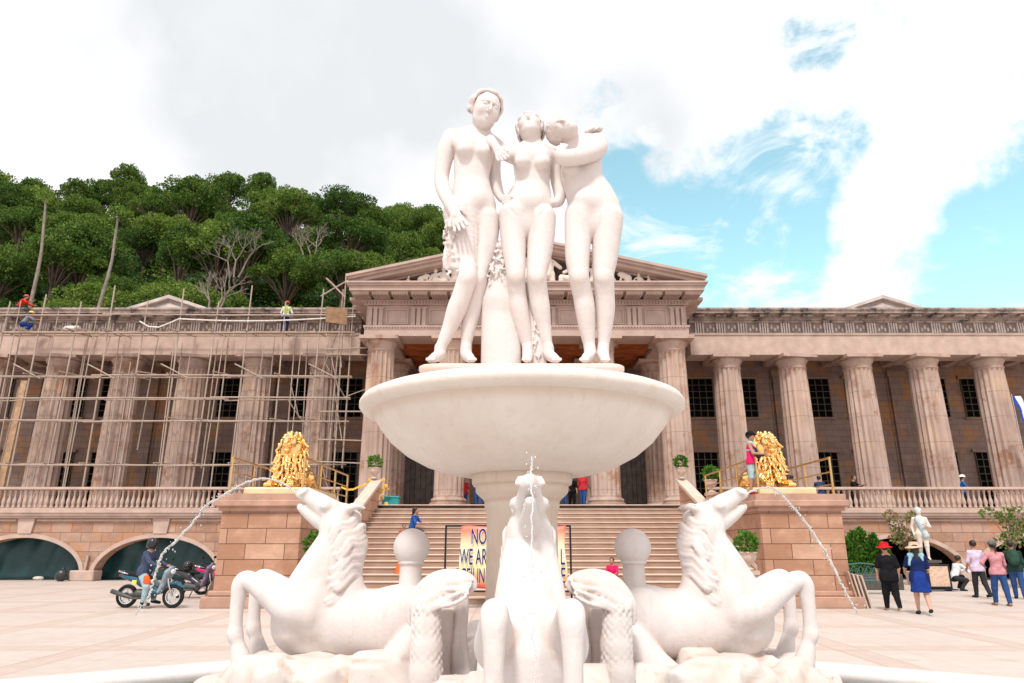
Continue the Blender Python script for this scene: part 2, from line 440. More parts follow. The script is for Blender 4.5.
# ------------------------------------------------------------------ sculpting by distance field
class Sculpt:
    def __init__(s, h): s.h = h; s.p = []
    def cone(s, a, b, ra, rb=None, k=.03, flat=1.0, op='u'):
        rb = ra if rb is None else rb
        s.p.append(('c', np.array(a, float), np.array(b, float), ra, rb, k, flat, op)); return s
    def chain(s, pts, rad, k=.02, flat=1.0):
        if not hasattr(rad, '__len__'): rad = [rad] * len(pts)
        for i in range(len(pts) - 1): s.cone(pts[i], pts[i + 1], rad[i], rad[i + 1], k, flat)
        return s
    def limb(s, pts, rad, k=.02, flat=1.0, sub=5, op='u'):
        """one smooth tapering limb through the points (spline), without swellings at the joints"""
        P_ = [np.array(p, float) for p in pts]; n = len(P_); out = []; rr = []
        for i in range(n - 1):
            p0, p1, p2, p3 = P_[max(i - 1, 0)], P_[i], P_[i + 1], P_[min(i + 2, n - 1)]
            r0, r1, r2, r3 = rad[max(i - 1, 0)], rad[i], rad[i + 1], rad[min(i + 2, n - 1)]
            for j in range(sub):
                t = j / sub
                out.append(.5 * ((2 * p1) + (p2 - p0) * t + (2 * p0 - 5 * p1 + 4 * p2 - p3) * t * t + (3 * p1 - p0 - 3 * p2 + p3) * t ** 3))
                rr.append(.5 * ((2 * r1) + (r2 - r0) * t + (2 * r0 - 5 * r1 + 4 * r2 - r3) * t * t + (3 * r1 - r0 - 3 * r2 + r3) * t ** 3))
        out.append(P_[-1]); rr.append(rad[-1])
        s.p.append(('l', out, rr, 0, 0, k, flat, op)); return s
    def ell(s, c, r, k=.03, Rm=None, op='u'):
        s.p.append(('e', np.array(c, float), np.array(r, float), np.array(Rm if Rm is not None else np.eye(3), float), 0, k, 1, op)); return s
    def sub(s, c, r, k=.01, Rm=None): return s.ell(c, r, k, Rm, 's')
    def rock(s, c, planes, k=.02):
        s.p.append(('r', np.array(c, float), planes, 0, 0, k, 1, 'u')); return s
    def mesh(s):
        h = s.h; lo = np.full(3, 1e9); hi = np.full(3, -1e9); bbs = []
        for q in s.p:
            if q[0] == 'c': rr = max(q[3], q[4]) * max(1, q[6]); b0 = np.minimum(q[1], q[2]) - rr; b1 = np.maximum(q[1], q[2]) + rr
            elif q[0] == 'l':
                A_ = np.array(q[1]); rr = max(q[2]); b0 = A_.min(0) - rr; b1 = A_.max(0) + rr
            elif q[0] == 'e': rr = q[2].max(); b0 = q[1] - rr; b1 = q[1] + rr
            else: rr = q[2][2]; b0 = q[1] - rr; b1 = q[1] + rr
            bbs.append((b0, b1))
            if q[7] == 'u': lo = np.minimum(lo, b0); hi = np.maximum(hi, b1)
        lo -= 3 * h; hi += 3 * h
        n = np.ceil((hi - lo) / h).astype(int) + 1
        F = np.full(n, .2, dtype=np.float32)
        for q, (b0, b1) in zip(s.p, bbs):
            pad = q[5] + 3 * h
            i0 = np.clip(np.floor((b0 - pad - lo) / h).astype(int), 0, n); i1 = np.clip(np.ceil((b1 + pad - lo) / h).astype(int) + 1, 0, n)
            if (i1 <= i0).any(): continue
            xs = [lo[a] + h * np.arange(i0[a], i1[a]) for a in range(3)]
            X, Y, Z = np.meshgrid(*xs, indexing='ij')
            if q[0] == 'c':
                a, b, fl = q[1].copy(), q[2].copy(), q[6]
                cy = (a[1] + b[1]) / 2
                if fl != 1: Y = cy + (Y - cy) / fl; a[1] = cy + (a[1] - cy) / fl; b[1] = cy + (b[1] - cy) / fl
                ba = b - a; L = max(ba.dot(ba), 1e-9)
                t = np.clip(((X - a[0]) * ba[0] + (Y - a[1]) * ba[1] + (Z - a[2]) * ba[2]) / L, 0, 1)
                d = np.sqrt((X - a[0] - ba[0] * t) ** 2 + (Y - a[1] - ba[1] * t) ** 2 + (Z - a[2] - ba[2] * t) ** 2) - (q[3] + (q[4] - q[3]) * t)
                if fl < 1: d = d * (.5 + .5 * fl)
            elif q[0] == 'l':
                d = np.full(X.shape, 1e3); fl = q[6]; pts_, rs_ = q[1], q[2]
                cy0 = np.mean([p[1] for p in pts_])
                for i_ in range(len(pts_) - 1):
                    a, b = pts_[i_], pts_[i_ + 1]; ra_, rb_ = rs_[i_], rs_[i_ + 1]; m_ = max(ra_, rb_) + pad
                    j0 = [max(0, int(np.searchsorted(xs[t_], min(a[t_], b[t_]) - m_))) for t_ in range(3)]
                    j1 = [int(np.searchsorted(xs[t_], max(a[t_], b[t_]) + m_)) for t_ in range(3)]
                    s2 = tuple(slice(j0[t_], j1[t_]) for t_ in range(3))
                    Xs, Ys, Zs = X[s2], Y[s2], Z[s2]
                    if Xs.size == 0: continue
                    ay, by = a[1], b[1]
                    if fl != 1:
                        # the section is squashed sideways about the limb's own axis
                        ab = b - a; L2 = max(ab.dot(ab), 1e-9)
                        t = np.clip(((Xs - a[0]) * ab[0] + (Ys - a[1]) * ab[1] + (Zs - a[2]) * ab[2]) / L2, 0, 1)
                        dy_ = (Ys - a[1] - ab[1] * t) / fl
                        dd = np.sqrt((Xs - a[0] - ab[0] * t) ** 2 + dy_ ** 2 + (Zs - a[2] - ab[2] * t) ** 2) - (ra_ + (rb_ - ra_) * t)
                        if fl < 1: dd = dd * (.5 + .5 * fl)
                    else:
                        ab = b - a; L2 = max(ab.dot(ab), 1e-9)
                        t = np.clip(((Xs - a[0]) * ab[0] + (Ys - a[1]) * ab[1] + (Zs - a[2]) * ab[2]) / L2, 0, 1)
                        dd = np.sqrt((Xs - a[0] - ab[0] * t) ** 2 + (Ys - a[1] - ab[1] * t) ** 2 + (Zs - a[2] - ab[2] * t) ** 2) - (ra_ + (rb_ - ra_) * t)
                    d[s2] = np.minimum(d[s2], dd)
            elif q[0] == 'e':
                P = np.stack([X - q[1][0], Y - q[1][1], Z - q[1][2]], -1) @ q[3]
                k0 = np.sqrt(((P / q[2]) ** 2).sum(-1)); k1 = np.sqrt(((P / q[2] ** 2) ** 2).sum(-1)) + 1e-9
                d = k0 * (k0 - 1) / k1
            else:
                d = np.full(X.shape, -1e9)
                for nn, dd in zip(q[2][0], q[2][1]):
                    d = np.maximum(d, (X - q[1][0]) * nn[0] + (Y - q[1][1]) * nn[1] + (Z - q[1][2]) * nn[2] - dd)
            sl = tuple(slice(i0[a], i1[a]) for a in range(3)); G = F[sl]; k = max(q[5], 1e-5)
            if q[7] == 'u':
                m = np.maximum(k - np.abs(G - d), 0) / k; F[sl] = np.minimum(G, d) - m * m * k / 4
            else:
                d = -d; m = np.maximum(k - np.abs(G - d), 0) / k; F[sl] = np.maximum(G, d) + m * m * k / 4
        return nets(F, lo, h)

def nets(F, lo, h):
    I = F < 0
    c = [I[a:a + I.shape[0] - 1, b:b + I.shape[1] - 1, d:d + I.shape[2] - 1] for a in (0, 1) for b in (0, 1) for d in (0, 1)]
    al = c[0].copy(); an = c[0].copy()
    for q in c[1:]: al &= q; an |= q
    act = an & ~al
    idx = np.argwhere(act); ids = np.full(act.shape, -1, np.int64); ids[act] = np.arange(len(idx))
    acc = np.zeros((len(idx), 3)); cnt = np.zeros(len(idx))
    cor = [(a, b, d) for a in (0, 1) for b in (0, 1) for d in (0, 1)]
    for i, p in enumerate(cor):
        for j, q in enumerate(cor):
            if j <= i or sum(abs(p[t] - q[t]) for t in range(3)) != 1: continue
            A = F[idx[:, 0] + p[0], idx[:, 1] + p[1], idx[:, 2] + p[2]]; B = F[idx[:, 0] + q[0], idx[:, 1] + q[1], idx[:, 2] + q[2]]
            m = (A < 0) != (B < 0)
            t = np.where(m, A / np.where(A - B == 0, 1, A - B), 0)
            pt = np.array(p) + t[:, None] * (np.array(q) - np.array(p))
            acc[m] += pt[m]; cnt[m] += 1
    V = lo + h * (idx + acc / cnt[:, None])
    faces = []
    for ax in range(3):
        u, v = (ax + 1) % 3, (ax + 2) % 3
        s0 = [slice(None)] * 3; s1 = [slice(None)] * 3
        s0[ax] = slice(0, -1); s1[ax] = slice(1, None)
        A = I[tuple(s0)]; B = I[tuple(s1)]
        e = np.argwhere(A != B)
        ok = (e[:, u] > 0) & (e[:, v] > 0) & (e[:, u] < I.shape[u] - 1) & (e[:, v] < I.shape[v] - 1)
        e = e[ok]; inside = A[e[:, 0], e[:, 1], e[:, 2]]
        q = []
        for du, dv in ((-1, -1), (0, -1), (0, 0), (-1, 0)):
            g = e.copy(); g[:, u] += du; g[:, v] += dv
            q.append(ids[g[:, 0], g[:, 1], g[:, 2]])
        q = np.stack(q, 1); q[~inside] = q[~inside][:, ::-1]
        faces.append(q)
    return V, np.concatenate(faces)

def sculpt_obj(S, name, mat, parent=None, world=False, origin=None, label=None):
    V, Fc = S.mesh()
    o = mkobj(name, V, Fc, mat, parent, world, True, origin)
    if label: o['label'] = label
    return o
# ================================================================== THE SETTING
BX = .7            # the temple's axis
FL = 3.1           # terrace floor height

pz = mkobj('plaza', [(-200, -60, 0), (200, -60, 0), (200, 60, 0), (-200, 60, 0)], [(0, 1, 2, 3)], M['plaza']); tag(pz, kind='structure')

# hill: crest height by direction
_tab = [(-500, 180), (-200, 180), (0, 186), (50, 188), (100, 184), (130, 192), (175, 192), (230, 186), (300, 200), (370, 205), (410, 208), (440, 224), (470, 250), (500, 285), (540, 320), (700, 330), (1300, 330)]
_rt = []
for px, py in _tab:
    w = W(px, py, 100.0); _rt.append((w.x / 100, (w.z - 1.6) / 100))
def crest(q):
    if q <= _rt[0][0]: return _rt[0][1]
    for (a, ra), (b, rb) in zip(_rt, _rt[1:]):
        if q <= b: return ra + (rb - ra) * (q - a) / (b - a)
    return _rt[-1][1]
YC = 92.0
def hill_z(x, y):
    q = x / max(y, 20)
    top = 1.6 + crest(q) * YC - 5.5
    t = max(0, min(1, (y - 47) / (YC - 47)))
    t = t * (1.25 - .25 * t)
    z = top * t * (1 if y <= YC else max(.75, 1 - (y - YC) / 200))
    return z + .6 * math.sin(x * .31) * math.cos(y * .27) * min(1, t * 4)
vs = []; fs = []
nx, ny = 90, 44
for j in range(ny):
    y = 46 + (j / (ny - 1)) ** 1.3 * 110
    for i in range(nx):
        x = -150 + i * 290 / (nx - 1)
        vs.append((x, y, hill_z(x, y) - .05))
for j in range(ny - 1):
    for i in range(nx - 1):
        a = j * nx + i; fs.append((a, a + 1, a + nx + 1, a + nx))
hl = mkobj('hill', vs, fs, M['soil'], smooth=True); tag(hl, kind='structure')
far = MB().box(-900, 900, 60.5, 900, -.6, -.02).build('ground', M['soil']); tag(far, kind='structure')

# ================================================================== TEMPLE
T = thing('temple', 'pinkish stone classical temple with a central pediment portico and long column wings', 'temple', (BX, 36, 0))

def shaft_mesh(name, r0, r1, z0, z1, capr, base):
    mb = MB(); n = 96; fl = 16
    prof = []
    if base:
        prof += [(r0 * 1.26, z0), (r0 * 1.26, z0 + .28), (r0 * 1.14, z0 + .30), (r0 * 1.19, z0 + .38), (r0 * 1.14, z0 + .46), (r0 * 1.03, z0 + .50)]
        z0 = z0 + .52
    H = z1 - z0
    prof += [(r0, z0, 0), (r0, z0 + .08, .0), (r0, z0 + .14, .12)]
    for t in (.25, .5, .75):
        prof.append((r0 + (r1 - r0) * (t ** 1.4), z0 + H * t, .12))
    prof += [(r1, z1 - .75, .12), (r1, z1 - .70, 0), (r1 * 1.05, z1 - .66), (r1 * 1.05, z1 - .60), (r1 * 1.0, z1 - .58), (r1 * 1.03, z1 - .42), (r1 * 1.16, z1 - .30), (r1 * 1.20, z1 - .23), (r1 * 1.17, z1 - .17)]
    mb.lathe(prof, 0, 0, n, True, fl)
    mb.box(-capr, capr, -capr, capr, z1 - .17, z1)
    return mb

# wing columns
c0 = shaft_mesh('c', .78, .69, FL, 11.11, .95, False).build('column', M['column'], T, ang=40)
first = True
for sx in (-1, 1):
    for k in range(6):
        x = sx * (10.7 + 3.47 * k)
        o = c0 if first else c0.copy()
        if not first: COL.objects.link(o)
        o.location = (x, -.8, 0); o.rotation_euler = (0, 0, random.random() * .3); first = False
# portico columns: front four, inner four
p0 = shaft_mesh('p', .70, .64, FL, 11.15, .93, True).build('column', M['column'], T, ang=40)
first = True
for y in (-4.0, .4):
    for x in (-7.05, -3.6, 3.6, 7.05):
        o = p0 if first else p0.copy()
        if not first: COL.objects.link(o)
        o.location = (x, y, 0); first = False

def entab(mb, x0, x1, yf, yb, z0):
    pass

for sx in (-1, 1):
    xa, xb = (8.7, 34) if sx > 0 else (-34, -8.7)
    # architrave, frieze, cornice of the wing (thing coordinates: y 0 = 36 m)
    a = MB().box(xa, xb, -1.45, -.15, 11.112, 12.18).box(xa, xb, -1.50, -.12, 12.183, 12.30).build('architrave', M['trim'], T)
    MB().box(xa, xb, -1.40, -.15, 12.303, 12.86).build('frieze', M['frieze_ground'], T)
    f = MB()
    x = xa + .3; i = 0
    while x < xb - .6:
        for j in range(4): f.box(x + j * .13, x + j * .13 + .08, -1.50, -1.402, 12.31, 12.85)
        # carved ornament between the ribs
        for j in range(3):
            cx = x + .66 + j * .17
            f.ell((cx, -1.41, 12.5 + .14 * ((i + j) % 2)), (.065, .05, .13), 6, 5)
        x += 1.14; i += 1
    f.build('frieze_carving', M['frieze'], T)
    k = MB().box(xa, xb, -1.50, -.15, 12.863, 12.98).box(xa, xb, -1.62, 0, 12.983, 13.06)
    x = xa + .2
    while x < xb - .5:
        k.box(x, x + .52, -2.0, -1.6, 13.063, 13.16); x += 1.14
    k.box(xa, xb, -1.64, 0, 13.065, 13.2).box(xa, xb, -2.12, .3, 13.203, 13.36).box(xa, xb, -2.2, .35, 13.363, 13.47)
    k.build('cornice', M['weathered'], T)
    # terrace roof and ceiling
    MB().box(xa, xb, -.14, 6, 11.9, 12.0).build('porch_ceiling', M['trim'], T)
    for kk in range(6):
        x = sx * (10.7 + 3.47 * kk); MB().box(x - .25, x + .25, -.10, 2.7, 11.50, 11.88).build('ceiling_beam', M['trim'], T)
    MB().box(xa, xb, .36, 12, 13.1, 13.3).build('roof', M['trim'], T)
    # cella wall
    MB().box(xa, xb, 2.8, 3.4, FL - .1, 11.88).build('wall', M['cella'], T)
    # pilasters: pairs on the bay lines
    for kk in range(4):
        for dx in (3.45,):
            x = sx * (11.4 + 6.75 * kk + dx)
            mb = MB().box(x - .42, x + .42, 2.62, 2.798, FL, 10.9).box(x - .5, x + .5, 2.56, 2.798, 10.903, 11.3)
            mb.box(x - .56, x - .50, 2.74, 2.797, FL, 10.9).box(x + .50, x + .56, 2.74, 2.797, FL, 10.9)
            mb.build('pilaster', M['cella'], T)
# windows
def window(w, h):
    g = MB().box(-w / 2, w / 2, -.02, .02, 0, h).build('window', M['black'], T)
    m = MB()
    for i in range(5):
        x = -w / 2 + i * w / 4; m.box(x - .022, x + .022, -.07, -.03, 0, h)
    nv = int(h / .36)
    for i in range(nv + 1):
        z = i * h / nv; m.box(-w / 2, w / 2, -.085, -.045, z - .02, z + .02)
    m.build('grille', M['grille'], g)
    MB().box(-w / 2 - .16, w / 2 + .16, -.14, .02, h + .002, h + .16).build('lintel', M['cella'], g)
    MB().box(-w / 2 - .10, w / 2 + .10, -.10, .02, -.12, -.002).build('sill', M['cella'], g)
    return g
wu = window(1.55, 2.25); wl = window(1.45, 3.2)
first = True
for sx in (-1, 1):
    for kk in range(4):
        for dx in (-1.25, 1.25):
            x = sx * (11.4 + 6.75 * kk) + dx
            for src, z in ((wu, 8.55), (wl, 3.35)):
                if first: src.location = (x, 2.775, z)
                else:
                    o = src.copy(); COL.objects.link(o); o.location = (x, 2.775, z)
                    for ch in list(src.children):
                        c = ch.copy(); COL.objects.link(c); c.parent = o
            first = False

# portico: floor, entablature, pediment (front face of the architrave at 31.3 m)
y0 = -4.7
MB().box(-8.2, 8.2, -8.0, 3.0, 2.4, FL - .005).build('portico_floor', M['stair'], T)
a = MB().box(-7.8, 7.8, y0, -3.3, 11.152, 11.58).box(-7.85, 7.85, y0 - .06, -3.3, 11.583, 11.68)
a.box(-7.8, -6.5, -3.298, 2.5, 11.152, 11.68).box(6.5, 7.8, -3.298, 2.5, 11.152, 11.68)
# taenia dentils
x = -7.8
while x < 7.7: a.box(x, x + .07, y0 - .05, y0 + .05, 11.50, 11.578); x += .14
a.build('portico_architrave', M['portico'], T)
f = MB().box(-7.75, 7.75, y0 + .08, -3.3, 11.683, 12.70)
f.box(-7.75, -6.5, -3.298, 2.5, 11.683, 12.70).box(6.5, 7.75, -3.298, 2.5, 11.683, 12.70)
xs = [-7.3 + i * 14.6 / 7 for i in range(8)]
for x in xs:
    for j in (-1, 0, 1): f.box(x + j * .26 - .09, x + j * .26 + .09, y0 - .04, y0 + .079, 11.70, 12.62)
    f.box(x - .42, x + .42, y0 - .0, y0 + .078, 12.52, 12.66)
for x, x2 in zip(xs, xs[1:]):
    l, r_ = x + .50, x2 - .50
    for q in ((l, r_, 11.74, 11.81), (l, r_, 12.47, 12.54), (l, l + .07, 11.812, 12.468), (r_ - .07, r_, 11.812, 12.468)):
        f.box(q[0], q[1], y0 + .02, y0 + .077, q[2], q[3])
f.build('portico_frieze', M['portico'], T)
k = MB().box(-7.85, 7.85, y0 - .08, 2.5, 12.703, 12.86)
x = -7.82
while x < 7.75: k.box(x, x + .08, y0 - .16, y0 - .081, 12.74, 12.85); x += .15
x = -8.35
while x < 8.0:
    k.box(x + .06, x + .84, y0 - .85, y0 - .09, 12.99, 13.12)
    for j in range(9): k.box(x + .09 + j * .083, x + .13 + j * .083, y0 - .84, y0 - .12, 12.93, 12.988)
    x += .93
for s in (-1, 1):
    y = y0
    while y < 1.5:
        k.box(*sorted((s * 7.9, s * 8.6)), y, y + .78, 12.97, 13.12); y += .93
k.box(-8.0, 8.0, y0 - .12, 2.5, 12.862, 12.96)
k.build('dentil_course', M['portico'], T)
k = MB().box(-8.42, 8.42, y0 - .98, 2.6, 13.123, 13.34).box(-8.5, 8.5, y0 - 1.06, 2.6, 13.343, 13.45).box(-8.58, 8.58, y0 - 1.14, 2.6, 13.453, 13.54)
k.build('portico_cornice', M['portico'], T)
# tympanum, raking cornice
sl = (15.86 - 13.92) / 8.45
def rake_poly(t0, t1, xe):    # band between two offsets below the apex line
    top = 15.86
    return [(-xe, top - sl * xe - t1), (0, top - t1), (xe, top - sl * xe - t1), (xe, top - sl * xe - t0), (0, top - t0), (-xe, top - sl * xe - t0)]
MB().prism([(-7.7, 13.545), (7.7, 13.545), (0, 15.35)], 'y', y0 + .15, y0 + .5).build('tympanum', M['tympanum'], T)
MB().prism(rake_poly(.0, .13, 8.58), 'y', y0 - 1.14, 2.6).prism(rake_poly(.133, .25, 8.5), 'y', y0 - 1.03, 2.55).prism(rake_poly(.253, .42, 8.35), 'y', y0 - .86, 2.5).prism(rake_poly(.423, .50, 8.2), 'y', y0 - .3, 2.5).build('raking_cornice', M['portico'], T)
MB().prism([(-8.3, 13.545), (8.3, 13.545), (0, 15.40)], 'y', 2.6, 14).build('portico_roof', M['portico'], T)

# pediment carvings
def relief(kind, h):
    S = Sculpt(.035); r = h * .14
    if kind == 'sit':
        S.cone((0, 0, h * .12), (0, 0, h * .55), r * 1.5, r * 1.2, .08).ell((0.03, -.04, h * .82), (r * .75, r * .8, r * .9), .04)
        S.cone((0, -.05, h * .25), (h * .42, -.12, h * .32), r, r * .7, .06).cone((h * .42, -.12, h * .32), (h * .46, -.1, 0), r * .7, r * .6, .04)
        S.cone((r, -.05, h * .62), (h * .34, -.12, h * .5), r * .5, r * .4, .04).cone((-r, 0, h * .62), (-h * .28, -.05, h * .3), r * .5, r * .4, .04)
        S.ell((-.1 * h, 0, .05), (h * .35, .18, .12), .06)
    elif kind == 'lie':
        S.cone((-h * .5, 0, h * .18), (h * .1, 0, h * .3), r * 1.2, r * 1.3, .08).cone((h * .1, 0, h * .3), (h * .25, 0, h * .62), r * 1.3, r, .06)
        S.ell((h * .3, -.03, h * .88), (r * .8, r * .8, r), .04).cone((-h * .5, 0, h * .18), (-h * 1.1, 0, .06), r, r * .5, .06)
        S.cone((h * .35, 0, h * .55), (h * .6, -.05, h * .1), r * .6, r * .5, .05).ell((0, 0, .04), (h * .9, .16, .1), .05)
    elif kind == 'bend':
        S.cone((-h * .2, 0, .05), (-h * .1, 0, h * .5), r * 1.2, r * 1.4, .08).cone((-h * .1, 0, h * .5), (h * .22, 0, h * .75), r * 1.4, r, .08)
        S.ell((h * .36, -.03, h * .72), (r * .8, r * .8, r * .9), .04).cone((h * .2, 0, h * .68), (h * .35, -.08, h * .3), r * .6, r * .45, .04)
        S.cone((h * .1, 0, h * .1), (-h * .1, 0, h * .4), r * .9, r, .06)
    else:
        S.cone((0, 0, h * .35), (0, 0, h * .70), r * 1.1, r * 1.25, .06).ell((0, -.04, h * .93), (r * .65, r * .7, r * .85), .03)
        S.cone((-r * .6, 0, h * .38), (-r, -.03, 0), r * .8, r * .5, .04).cone((r * .6, 0, h * .38), (r * 1.3, -.03, 0), r * .8, r * .5, .04)
        S.cone((-r, 0, h * .74), (-h * .34, -.08, h * .55), r * .5, r * .4, .04).cone((r, 0, h * .74), (h * .33, -.08, h * .86), r * .5, r * .4, .04)
        # rearing animal beside the figure
        S.cone((h * .45, 0, h * .25), (h * .7, 0, h * .42), r * 1.2, r * 1.1, .06).cone((h * .7, 0, h * .45), (h * .62, 0, h * .8), r * .8, r * .5, .06)
        S.cone((h * .62, 0, h * .8), (h * .8, 0, h * .74), r * .5, r * .3, .03).cone((h * .45, 0, h * .2), (h * .4, 0, 0), r * .6, r * .4, .04)
    return S
for kind, x, h, flip in [(q0, q1, q2 * 1.18, q3) for q0, q1, q2, q3 in (('lie', -5.9, .50, 1), ('bend', -5.05, .66, 1), ('sit', -4.45, .85, 1), ('sit', -4.0, .95, -1), ('stand', -3.45, 1.02, 1), ('sit', -2.5, 1.15, 1),
                         ('stand', 1.05, 1.5, -1), ('stand', -.9, 1.6, 1), ('sit', 2.3, 1.2, -1), ('stand', 3.3, 1.0, -1), ('sit', 4.0, .9, -1), ('bend', 4.85, .76, -1), ('sit', 5.5, .64, -1), ('lie', 6.1, .50, -1))]:
    S = relief(kind, h); V, Fc = S.mesh(); V = V * np.array([flip, 1, 1])
    if flip < 0: Fc = Fc[:, ::-1]
    o = mkobj('pediment_figure', V + np.array([0, -.12, 0]), Fc, M['relief'], T, smooth=True)
    o.location = (x, y0 - .2, 13.53)

# portico interior: red formwork ceiling, back wall with dark doorway, hoardings
c = MB()
yy = -3.2
while yy < 2.4:
    c.box(-6.45, 6.45, yy, yy + .42, 11.35, 11.42); yy += .47
x = -6.2
while x < 6.3: c.box(x, x + .12, -3.25, 2.5, 11.43, 11.55); x += 1.2
c.build('formwork_ceiling', M['redwood'], T)
for x in (-4.6, -1.7, 1.5, 4.4):
    MB().box(x - .05, x + .05, -3.2, 2.5, 11.15, 11.34).build('formwork_joist', M['greywood'], T)
MB().box(-8.6, -1.9, 2.8, 3.2, FL, 11.9).box(1.9, 8.6, 2.8, 3.2, FL, 11.9).box(-1.898, 1.898, 2.8, 3.2, 7.6, 11.9).build('portico_wall', M['cella'], T)
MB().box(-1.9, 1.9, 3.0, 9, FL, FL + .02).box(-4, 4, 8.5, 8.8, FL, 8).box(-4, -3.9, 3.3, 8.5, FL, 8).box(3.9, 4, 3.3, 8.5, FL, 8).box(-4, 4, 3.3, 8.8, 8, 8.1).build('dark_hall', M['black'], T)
g = MB()
x = 3.9
random.seed(3)
while x < 6.9:
    w = .22 + random.random() * .15
    g.box(x, x + w - .02, 1.6 + random.random() * .08, 1.75, FL, 9.6 + random.random() * .3); x += w
g.build('hoarding', M['greywood'], T); g = MB()
x = -6.9
while x < -3.9:
    w = .22 + random.random() * .15
    g.box(x, x + w - .02, 1.6 + random.random() * .08, 1.75, FL, 9.6 + random.random() * .3); x += w
g.build('hoarding', M['greywood'], T)

# rear attic gables above the wings
for sx, xc in ((-1, -22.0), (1, 22.3)):
    g = MB().prism([(xc - 3.0, 13.0), (xc + 3.0, 13.0), (xc + 3.0, 15.25), (xc, 16.2), (xc - 3.0, 15.25)], 'y', 4.2, 9.0)
    g.prism([(xc - 3.3, 15.12), (xc - 3.25, 15.32), (xc, 16.42), (xc + 3.25, 15.32), (xc + 3.3, 15.12), (xc, 16.2)][::-1], 'y', 3.8, 9.2)
    g.prism([(xc - 2.1, 15.2), (xc + 2.1, 15.2), (xc, 15.95)], 'y', 4.0, 4.198)
    g.build('roof_gable', M['gable'], T)

# ================================================================== TERRACES with arches
def arch_y(x, xc, w, hgt):
    q = 1 - ((x - xc) / (w / 2)) ** 2
    return hgt * math.sqrt(max(0, q)) if q > 0 else 0
def terrace(sx):
    lab = 'left' if sx < 0 else 'right'
    th = thing('terrace', 'sandstone terrace with low arches closed by teal tarps, on the scaffold side' if sx < 0 else 'sandstone terrace with dark low arches behind the potted shrubs', 'terrace', (BX, 32.5, 0))
    cs = [17.0, 23.2, 29.4] if sx > 0 else [-16.8, -23.0, -29.2]
    if sx > 0: cs = [10.8] + cs
    x0, x1 = (8.35, 34) if sx > 0 else (-34, -8.65)
    # front wall as a strip with arch holes
    mb = MB(); n = 260
    pts = [x0 + (x1 - x0) * i / n for i in range(n + 1)]
    extra = []
    for c in cs: extra += [c - 2.8, c + 2.8]
    pts = sorted(set(pts + [e for e in extra if x0 < e < x1]))
    for a, b in zip(pts, pts[1:]):
        m = (a + b) / 2; ya = yb = 0
        for c in cs:
            if abs(m - c) < 2.8:
                ya = .25 + arch_y(a, c, 5.6, 1.62); yb = .25 + arch_y(b, c, 5.6, 1.62)
        v = [(a, 0, ya), (b, 0, yb), (b, 0, 2.72), (a, 0, 2.72), (a, .6, ya), (b, .6, yb), (b, .6, 2.72), (a, .6, 2.72)]
        mb.add(v, [(0, 1, 2, 3), (4, 7, 6, 5), (0, 4, 5, 1)])
    mb.build('wall', M['terrace'], th)
    for c in cs:
        if not x0 < c < x1: continue
        # arch ring
        m = MB(); N_ = 40; rings = []
        for i in range(N_ + 1):
            a = PI * i / N_; ca, sa = math.cos(a), math.sin(a)
            xi, zi = c + 2.8 * ca, .25 + 1.62 * sa; xo, zo = c + 2.98 * ca, .25 + 1.80 * sa
            rings.append([(xi, -.06, zi), (xo, -.06, zo), (xo, .0, zo), (xi, .0, zi)])
        m.loft(rings).build('arch_ring', M['trim'], th)
        MB().add([(c - .30, -.10, 2.05), (c + .30, -.10, 2.05), (c + .38, -.10, 2.715), (c - .38, -.10, 2.715), (c - .30, .0, 2.05), (c + .30, .0, 2.05), (c + .38, 0, 2.715), (c - .38, 0, 2.715)], [(0, 1, 2, 3), (0, 4, 5, 1), (1, 5, 6, 2), (3, 2, 6, 7), (0, 3, 7, 4)]).build('keystone', M['trim'], th)
        MB().box(*(sorted((c - 3.75, c - 2.65))), -.22, .5, .0, .45, .04).build('pier_base', M['trim'], th)
    m = MB().box(x0, x1, -.16, .6, 2.723, 2.84).box(x0, x1, -.28, .6, 2.843, 2.96).box(x0, x1, -.34, 3.5, 2.963, FL)
    m.build('string_course', M['trim'], th)
    # thin fillet under the string course
    m = MB()
    for c in cs:
        m.box(max(x0, c + .45), min(x1, c + 5.7), -.05, -.002, 2.60, 2.68)
    m.build('fillet', M['trim'], th)
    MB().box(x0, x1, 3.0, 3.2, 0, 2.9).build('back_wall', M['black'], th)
    return th
terrace(-1); terrace(1)

def balustrade(sx):
    th = thing('balustrade', 'stone balustrade of turned balusters in front of the scaffolded left wing' if sx < 0 else 'stone balustrade of turned balusters in front of the right wing', 'balustrade', (BX, 32.6, FL))
    x0, x1 = (8.4, 30) if sx > 0 else (-30, -8.7)
    MB().box(x0, x1, -.16, .16, 0, .10).build('base_rail', M['trim'], th)
    MB().box(x0, x1, -.17, .17, .92, 1.04, .02).build('top_rail', M['trim'], th)
    prof = [(.085, .102), (.085, .17), (.05, .19), (.075, .26), (.092, .36), (.075, .46), (.045, .58), (.038, .70), (.055, .76), (.045, .80), (.08, .84), (.08, .918)]
    b0 = MB().lathe(prof, 0, 0, 10).build('baluster', M['trim'], th, smooth=True)
    nb = int((x1 - x0) / .25)
    for i in range(nb):
        o = b0 if i == 0 else b0.copy()
        if i: COL.objects.link(o)
        o.location = (x0 + .125 + i * (x1 - x0 - .25) / (nb - 1), 0, 0)
balustrade(-1); balustrade(1)

